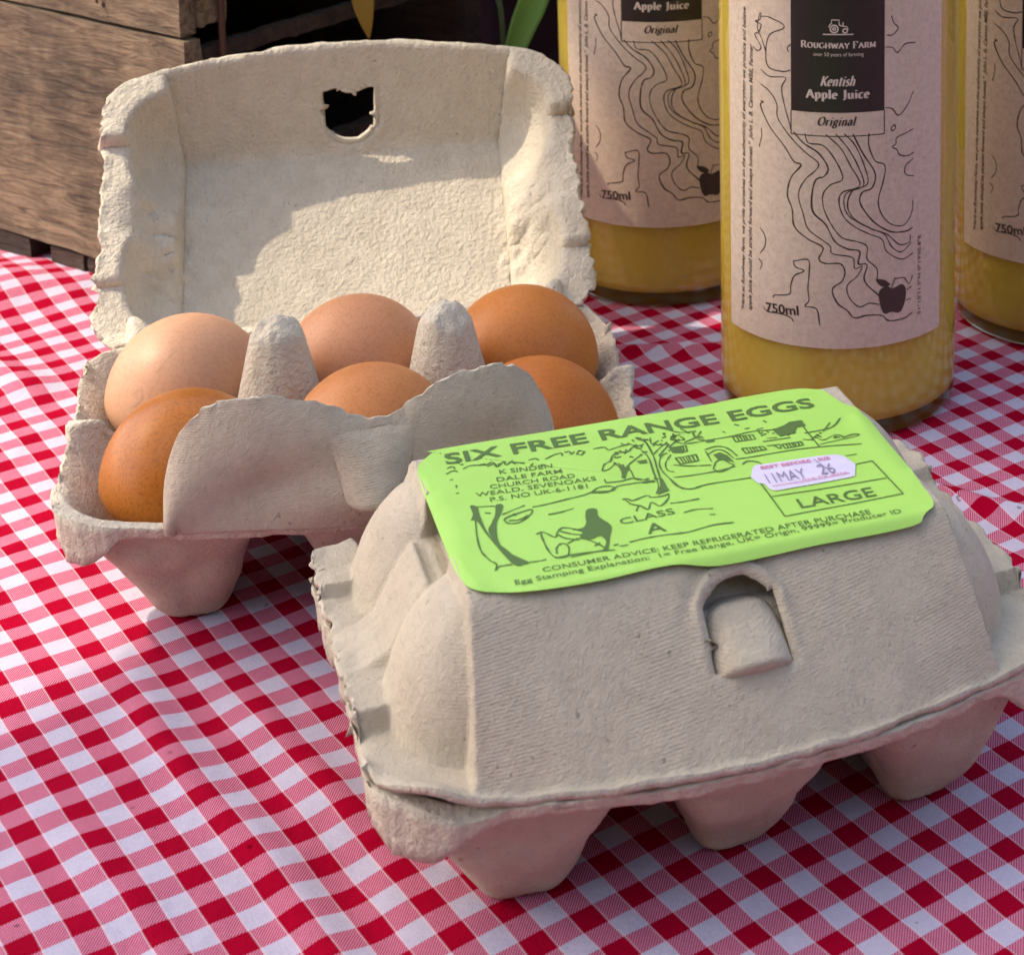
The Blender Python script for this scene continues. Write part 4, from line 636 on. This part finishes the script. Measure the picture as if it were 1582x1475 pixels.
def serif_text(s, a, b, h, shear, thick):
    bag = Bag(); x = 0.0; small = s.isupper()
    for k, ch in enumerate(s):
        sc_ = .8 if small and k and s[k - 1] != ' ' else 1.0
        adv, st_, sr = GLYPH[ch]
        for P in st_:
            P = np.array(P, float) * sc_ + [x, 0]
            if len(P) == 2: P = np.linspace(P[0], P[1], 4)
            T = np.gradient(P, axis=0); an = np.arctan2(T[:, 1], T[:, 0]); wd = .05 + thick * np.abs(np.sin(an - math.radians(18)))
            Nn = np.stack([-np.sin(an), np.cos(an)], 1) * wd[:, None] / 2
            V = np.empty((2 * len(P), 2)); V[0::2] = P + Nn; V[1::2] = P - Nn
            bag.add(V, [[2 * i, 2 * i + 1, 2 * i + 3, 2 * i + 2] for i in range(len(P) - 1)])
        for x0, x1, y in sr:
            x0, x1, y = x0 * sc_ + x, x1 * sc_ + x, y * sc_; bag.add([(x0, y - .03), (x1, y - .03), (x1, y + .03), (x0, y + .03)], [[0, 1, 2, 3]])
        x += (adv + .05) * sc_
    V, F = bag.get(); V[:, 0] += V[:, 1] * shear
    x0, x1 = V[:, 0].min(), V[:, 0].max(); a = np.array(a, float); b = np.array(b, float); L = np.linalg.norm(b - a); d = (b - a) / L; n = np.array([-d[1], d[0]])
    return a + np.outer((V[:, 0] - x0) / (x1 - x0) * L, d) + np.outer(V[:, 1] * h, n), F

# ---------------------------------------------------------------- apple juice bottles
GL_OUT = [(.01, 3.2), (14, 2.8), (28, 1.0), (33, .2), (35.3, 0), (36.8, .5), (37.7, 2.0), (38.1, 5), (38.2, 10), (38.2, 12), (38.2, 100), (38.2, 190), (37.2, 205), (33.5, 222), (26, 238), (18.5, 252), (15.4, 264), (14.4, 280), (14.2, 292), (15.5, 294), (15.5, 298), (14, 300), (10.8, 300)]
GL_IN = [(10.6, 296), (11.2, 280), (12.4, 264), (15.5, 252), (23, 237), (31, 221), (34.6, 204), (35.7, 189), (35.7, 100), (35.7, 14), (35.4, 8), (33.6, 5.0), (28, 4.2), (14, 5.4), (.01, 5.8)]
JU = [(.01, 5.7), (14, 5.3), (28, 4.1), (33.7, 4.9), (35.5, 7.9), (35.8, 14), (35.8, 100), (35.8, 189), (34.7, 204), (31.1, 221), (23.1, 237), (15.6, 252), (12.5, 264), (12.3, 266), (.01, 266)]
RL = 38.36
def bend(P, off, sx=1.0):
    """(degrees, height) -> a point on the bottle wall; 0 degrees faces -Y"""
    P = np.asarray(P, float); a = np.radians(P[:, 0]); r = RL + off
    return np.stack([r * np.sin(a), -r * np.cos(a), P[:, 1]], 1)
def strip(a0, a1, z0, z1, n=60, m=2):
    A, Z = np.meshgrid(np.linspace(a0, a1, n), np.linspace(z0, z1, m), indexing='ij'); return np.stack([A.ravel(), Z.ravel()], 1), gridfaces(n, m)
DEG = math.degrees(1 / RL)
def mmxy(P): P = np.array(P, float); return np.stack([P[:, 0] / DEG, P[:, 1]], 1)
def back(P): return np.stack([P[:, 0] * DEG, P[:, 1]], 1)
def btext(s, a_, b_, h, **k):
    A_ = mmxy([a_, b_]); V2_, F2_ = fit_text(s, A_[0], A_[1], h, **k); return back(V2_), F2_
BT = ART['BT']
def make_bottle(label):
    t = thing('juice_bottle', label, 'bottle', group='apple juice bottles')
    V_, F_ = lathe(GL_OUT + GL_IN, 128); g = mesh('glass', V_, F_, M['glass'], t)
    V_, F_ = lathe(JU, 96); mesh('juice', V_, F_, M['juice'], t)
    V_, F_ = lathe([(.01, 304), (14.5, 304), (16.4, 303), (16.6, 300), (16.6, 282), (15.8, 281)], 64); mesh('cap', V_, F_, M['cap'], t)
    V_, F_ = strip(-62, 56.5, 30.6, 176, 90, 12); lb = mesh('label', bend(V_, 0), F_, M['kraft'], t)
    bb = Bag(); V_, F_ = strip(-21.9, 21.5, 106.3, 150, 30); bb.add(bend(V_, .05), F_)
    V_, F_ = bb.get(); mesh('black_panel', V_, F_, M['ink_black'], lb)
    bk, wt = Bag(), Bag()
    # thin frame of the lower box
    fr = np.vstack([np.linspace((-21.9, 106.3), (-21.9, 98.9), 4), np.linspace((-21.9, 98.9), (21.5, 98.9), 30), np.linspace((21.5, 98.9), (21.5, 106.3), 4)])
    R_, Fr = ribbon(mmxy(fr), .32); bk.add(bend(back(R_), .06), Fr)
    for k, l in enumerate(ART['BL']):
        R_, Fr = ribbon(catmull(mmxy(l), 6), .46 if k in (1, 3, 8) else .36, .35, k); bk.add(bend(back(R_), .05), Fr)
    for l in ART['BF']:
        P = catmull(mmxy(l), 5, True); c = P.mean(0); nr_ = 8
        V2_ = (c + (P - c)[:, None, :] * np.linspace(0.001, 1, nr_)[None, :, None]).reshape(-1, 2); F2_ = gridfaces(len(P), nr_, wrap=True); bk.add(bend(back(V2_), .07), F2_)
    def tx(bag, *a_, **k):
        V2_, F2_ = btext(*a_, **k); bag.add(bend(V2_, .09), F2_)
    tx(bk, '\u201cHere at Roughway Farm, we pride ourselves on the authenticity of everything we produce and believe', BT['side1'][0], BT['side1'][1], 1.6, shear=.2, bold=.018)
    tx(bk, 'apple juice should be straight forward and always honest.\u201d  John L. B. Cannon MBE, Farmer', BT['side2'][0], BT['side2'][1], 1.6, shear=.2, bold=.018)
    tx(bk, '51\u00b015\u203211.5\u2033N 0\u00b019\u203205.8\u2033E' if False else '51\u00b015\'11.5"N 0\u00b019\'05.8"E', BT['coord'][0], BT['coord'][1], 1.2, bold=.01)
    tx(bk, '750ml', BT['750'][0], BT['750'][1], 2.9, bold=.025)
    def sf(bag, s, a_, b_, h, sh, th=.17):
        A_ = mmxy([a_, b_]); V2_, F2_ = serif_text(s, A_[0], A_[1], h, sh, th); bag.add(bend(back(V2_), .09), F2_)
    sf(bk, 'Original', BT['or'][0], BT['or'][1], 2.6, .28)
    sf(wt, 'ROUGHWAY FARM', (-17.0, 126.5), (17.2, 126.5), 2.0, 0, .15)
    tx(wt, 'over 50 years of farming', (BT['ov'][0][0], 124.0), (BT['ov'][1][0], 124.0), 1.15)
    sf(wt, 'Kentish', BT['ke'][0], BT['ke'][1], 2.9, .3, .19)
    sf(wt, 'Apple Juice', BT['aj'][0], BT['aj'][1], 2.6, 0, .2)
    # little tractor
    def disc(cx, cz, r, w): return ribbon(np.stack([cx + r * np.cos(np.linspace(0, 6.4, 24)), cz + r * np.sin(np.linspace(0, 6.4, 24))], 1), w)
    for P, wd in (([(-4.6, 130.8), (4.6, 130.8)], .35),):
        R_, Fr = ribbon(np.linspace(P[0], P[1], 6), wd); wt.add(bend(back(R_), .09), Fr)
    for (cx, cz, r, wd) in ((-1.2, 132.5, 1.15, .45), (-1.2, 132.5, .4, .4), (2.1, 131.9, .65, .4)):
        R_, Fr = disc(cx, cz, r, wd); wt.add(bend(back(R_), .09), Fr)
    for P in ([(-2.0, 134.0), (-2.0, 135.3), (.3, 135.3), (.3, 133.8)], [(.2, 133.8), (1.2, 133.4), (2.6, 133.2), (3.0, 132.3)], [(1.5, 133.5), (1.5, 134.6)], [(-2.9, 133.0), (-2.2, 134.2)]):
        R_, Fr = ribbon(np.array(P, float), .32); wt.add(bend(back(R_), .09), Fr)
    V_, F_ = bk.get(); mesh('black_print', V_, F_, M['ink_brown'], lb, False)
    V_, F_ = wt.get(); mesh('cream_lettering', V_, F_, M['white_print'], lb, False)
    return t
def copy_tree(o, parent=None):
    c = o.copy(); COL.objects.link(c); c.parent = parent
    for ch in list(o.children): copy_tree(ch, c)
    return c
b0 = make_bottle('nearest apple juice bottle, standing just behind the green labelled carton')
b1 = copy_tree(b0); b1['label'] = 'apple juice bottle farthest back, beside the raised lid of the open carton'
b2 = copy_tree(b0); b2['label'] = 'apple juice bottle cut off by the right edge of the photo'
for b_, x, y in ((b0, 1, 644), (b1, -64, 746), (b2, 81, 709)):
    b_.location = Vector((x, y, .5)) * MM; b_.rotation_euler = (0, 0, math.atan2(-x, y))

# ---------------------------------------------------------------- old wooden crate at the left
cr = thing('wooden_crate', 'weathered brown wooden crate with wormholes behind the open egg carton', 'crate', (-227, 703, 0), math.atan2(.54, -.84))
# local x runs along the left face (away from the corner), local y points towards the viewer's left front ... inner side is -y
def board(name, x0, x1, y0, y1, z0, z1, m, seed, parent=cr, n=(60, 6, 14), amp=.6):
    """box with slightly uneven faces"""
    V, F = [], []
    def face(P0, A, B, na, nb):
        s = len(V); P0, A, B = map(np.array, (P0, A, B))
        for i in range(na + 1):
            for j in range(nb + 1): V.append(P0 + A * i / na + B * j / nb)
        for i in range(na):
            for j in range(nb): F.append([s + i * (nb + 1) + j, s + (i + 1) * (nb + 1) + j, s + (i + 1) * (nb + 1) + j + 1, s + i * (nb + 1) + j + 1])
    dx, dy, dz = x1 - x0, y1 - y0, z1 - z0; a, b, c = n
    face((x0, y0, z0), (dx, 0., 0), (0, 0, dz), a, c); face((x1, y1, z0), (-dx, 0., 0), (0, 0, dz), a, c)
    face((x0, y1, z0), (0, -dy, 0.), (0, 0, dz), b, c); face((x1, y0, z0), (0, dy, 0.), (0, 0, dz), b, c)
    face((x0, y0, z1), (dx, 0., 0), (0, dy, 0), a, b); face((x0, y1, z0), (dx, 0., 0), (0, -dy, 0), a, b)
    V = np.array(V, float)
    nx = vnoise(V[:, 0] / 16, V[:, 1] / 3, V[:, 2] / 5, seed); ny = vnoise(V[:, 0] / 14, V[:, 1] / 4, V[:, 2] / 6, seed + 1); nz = vnoise(V[:, 0] / 12, V[:, 1] / 4, V[:, 2] / 9, seed + 2)
    ex = np.minimum(V[:, 0] - x0, x1 - V[:, 0]) < .01
    V[:, 0] += ex * nx * amp * 1.2; V[:, 1] += ny * amp * .55; V[:, 2] += nz * amp * .8
    o = mesh(name, V, F, m, parent, True)
    return bevel(o, .01) if False else o
# local axes of the crate: x = e1 (along the left face, away from the corner); y = perpendicular to the LEFT of e1.
# e1 = (-.84,.54), its left normal = (-.54,-.84) = outwards to the viewer; inward is -y = e2.
T6 = 7
board('plank', 0, 420, -T6, 0, 9.5, 100.2, M['plank'], 1)
board('plank', 3, 420, -T6 - .6, -.6, 101.8, 190, M['plank'], 5)
for k, (a_, b_) in enumerate(((40, 62), (63.5, 84), (96, 118), (122, 150), (156, 190))):
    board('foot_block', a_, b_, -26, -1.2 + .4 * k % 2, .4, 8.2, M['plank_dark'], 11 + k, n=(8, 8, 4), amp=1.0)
# right-hand side of the crate, running back along -y
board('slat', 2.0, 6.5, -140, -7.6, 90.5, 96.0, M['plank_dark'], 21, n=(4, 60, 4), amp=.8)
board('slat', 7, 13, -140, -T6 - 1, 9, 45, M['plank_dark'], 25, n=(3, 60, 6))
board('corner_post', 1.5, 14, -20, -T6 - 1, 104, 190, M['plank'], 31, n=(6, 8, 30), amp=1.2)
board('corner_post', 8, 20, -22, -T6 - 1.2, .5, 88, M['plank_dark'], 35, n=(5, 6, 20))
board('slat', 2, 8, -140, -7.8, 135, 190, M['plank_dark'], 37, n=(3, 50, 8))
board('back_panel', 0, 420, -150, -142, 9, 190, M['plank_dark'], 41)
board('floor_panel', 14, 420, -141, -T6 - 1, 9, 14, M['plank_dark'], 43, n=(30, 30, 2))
board('top_board', 0, 420, -150, 0, 191, 200, M['plank_dark'], 45, n=(30, 30, 2))  # unseen top, added so that the crate interior stays dark
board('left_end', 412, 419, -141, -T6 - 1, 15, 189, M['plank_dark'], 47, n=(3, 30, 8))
def rod(name, P, r, m, parent, n=10):
    P = catmull(P, 5); V = []; F = []
    for i, p in enumerate(P):
        t = P[min(i + 1, len(P) - 1)] - P[max(i - 1, 0)]; t = t / np.linalg.norm(t); a = np.cross(t, [.3, .9, .2]); a /= np.linalg.norm(a); b = np.cross(t, a)
        for k in range(n): V.append(p + r * (a * math.cos(2 * math.pi * k / n) + b * math.sin(2 * math.pi * k / n)))
    V = np.array(V); F = gridfaces(len(P), n).tolist() + [[i * n + n - 1, (i + 1) * n + n - 1, (i + 1) * n, i * n] for i in range(len(P) - 1)]
    F += [list(range(n))[::-1], list(range((len(P) - 1) * n, len(P) * n))]
    return mesh(name, V, F, m, parent)
rod('wire_rod', [(0, -16.5, 88), (-.3, -16.3, 105), (-.1, -16.8, 130), (0, -16.5, 185)], 1.25, M['rust'], cr)
rod('wire_rod', [(45, 1.2, 108.5), (46.5, 1.0, 116), (51, 1.4, 126), (56, 1.1, 145)], .55, M['rust'], cr)

# ---------------------------------------------------------------- plant behind, with an added black pot filling the dark background
pt = thing('potted_plant', 'long green leaf and orange petal, in an added black pot filling the dark background, behind the open lid', 'potted plant', (-92, 912, 0))
V_, F_ = lathe([(.01, 1), (72, 1), (74, 4), (92, 150), (96, 150), (97, 170), (93, 171), (89, 166), (87, 150), (.01, 148)], 64); mesh('pot', V_, F_, M['pot'], pt)
def blade(name, P, wds, m, parent, fold=.25, nrm=(0, -1, 0)):
    P = catmull(P, 8); t = np.linspace(0, 1, len(P)); W = np.interp(t, np.linspace(0, 1, len(wds)), wds)
    T = np.gradient(P, axis=0); T /= np.linalg.norm(T, axis=1)[:, None]; S = np.cross(T, nrm); S /= np.linalg.norm(S, axis=1)[:, None]; Nn = np.cross(S, T)
    s = np.linspace(-1, 1, 9); V = (P[:, None] + S[:, None] * s[None, :, None] * W[:, None, None] / 2 + Nn[:, None] * (fold * (s[None, :, None] ** 2) * W[:, None, None] / 2)).reshape(-1, 3)
    return solid(mesh(name, V, gridfaces(len(P), 9), m, parent), .5, 0)
def at(P, k=1.0):      # table coordinates -> the pot's own
    return [(x * k + 92, y * k - 912, 303.4 - (303.4 - z) * k) for x, y, z in P]
blade('leaf', at([(-128, 774, 60), (-124, 771, 74), (-119, 770, 88), (-114, 771, 102), (-111, 774, 130), (-106, 792, 172), (-92, 838, 186), (-80, 880, 165)]), [1, 7, 10, 11.5, 12, 12, 11, 9], M['leaf'], pt)
blade('leaf', at([(-130, 776, 58), (-127.5, 773, 75), (-127.5, 771, 92), (-130, 776, 112), (-124, 800, 160), (-105, 850, 180), (-95, 885, 160)]), [1.2, 1.8, 2, 2.2, 2.4, 3, 3], M['stem'], pt)
blade('petal', at([(-177.5, 767, 84), (-178, 766.5, 90), (-179, 767, 98), (-180, 769, 112)], .972), [.6, 4.5, 8, 10], M['petal'], pt)
rod('flower_stem', at([(-175, 747, 115), (-165, 762, 150), (-140, 800, 200), (-110, 850, 210), (-90, 890, 160)]), 1.3, M['stem'], pt)

# ---------------------------------------------------------------- a scrap of white fibre on the cloth
R_, Fr = ribbon(catmull([(0, 0), (3, 2.2), (6, 3.2), (9.5, 6.5)], 8), 1.3, .5, 3)
z_ = .8 + 1.2 * np.abs(np.sin(R_[:, 0] * .5))
sc_p = solid(mesh('paper_scrap', np.column_stack([R_, z_]), Fr, M['sticker']), .25, 0)
tag(sc_p, 'tiny twisted scrap of white paper on the gingham left of the open carton', 'paper scrap'); sc_p.location = Vector((-211, 613, .6)) * MM

# ---------------------------------------------------------------- unseen canvas canopy, added to throw the front of the table into shade
k_ = Vector((SD.x / SD.z, SD.y / SD.z)); hz = 1500
a0 = np.array([-204., 461.]) + hz * np.array([k_.x, k_.y]); a1 = np.array([-28., 690.]) + hz * np.array([k_.x, k_.y])
d_ = (a1 - a0) / np.linalg.norm(a1 - a0); n_ = np.array([d_[1], -d_[0]])
ps = thing('shade_canopy', 'unseen cream canvas canopy added to shade the front of the table', 'shade canopy')
V_ = []; nx_, ny_ = 40, 20
for i in range(nx_ + 1):
    for j in range(ny_ + 1):
        p = a0 + d_ * (-1100 + 2500 * i / nx_) + n_ * (540 * j / ny_)
        sc2 = 10 * math.sin(i / nx_ * math.pi * 8) * (1 if j == 0 else .3)
        V_.append((p[0] - n_[0] * 0, p[1], hz + 120 * min(j / ny_, 1 - j / ny_) * 2 * .8 * math.sin(i / nx_ * math.pi) + 0 * sc2))
solid(mesh('canopy', V_, gridfaces(nx_ + 1, ny_ + 1), M['canvas'], ps), 1.0)
c = a0 + d_ * 150 + n_ * 270
rod('pole', [(c[0], c[1], -740), (c[0], c[1], 500), (c[0], c[1], 1590)], 19, M['plank'], ps, 16)

# ---------------------------------------------------------------- unseen timber walls behind the camera and at the right, added to block low light
fw = thing('light_blocker', 'unseen timber wall added behind the camera to block low sky light', 'light blocker')
for k in range(12):
    board('board', -2600, 2600, -1400, -1380, -740 + k * 186, -740 + k * 186 + 180, M['plank'], 60 + k, fw, (8, 1, 1), 3)
fw = thing('light_blocker', 'unseen timber wall added to the right of the table to block low sky light', 'light blocker')  # second added wall, cuts low light from the right
for k in range(7):
    o = board('board', -1300, 1800, -8, 8, -740 + k * 186, -740 + k * 186 + 180, M['plank'], 80 + k, fw, (8, 1, 1), 3)
fw.location = (1.8, .6, 0); fw.rotation_euler = (0, 0, math.radians(80))

# ---------------------------------------------------------------- paving under the table
def paving():
    m, tr_, b = mat('grey_paving'); n = N(tr_)
    br = n.new('ShaderNodeTexBrick'); br.inputs['Scale'].default_value = 1.6; br.inputs['Color1'].default_value = (.20, .19, .175, 1); br.inputs['Color2'].default_value = (.26, .245, .225, 1); br.inputs['Mortar'].default_value = (.09, .085, .08, 1); br.inputs['Mortar Size'].default_value = .012
    n.link(n.tc.outputs['Object'], br.inputs['Vector']); n.link(n.mix(1.0, br.outputs[0], n.ramp(n.noise(3, 6, .7), [(.3, .7), (.7, 1.1)]), 'MULTIPLY'), b.inputs['Base Color']); b.inputs['Roughness'].default_value = .85
    return m
g = mesh('ground', [(-20000, -20000, -741), (20000, -20000, -741), (20000, 20000, -741), (-20000, 20000, -741)], [[0, 1, 2, 3]], paving(), None, False)
tag(g, kind='structure')
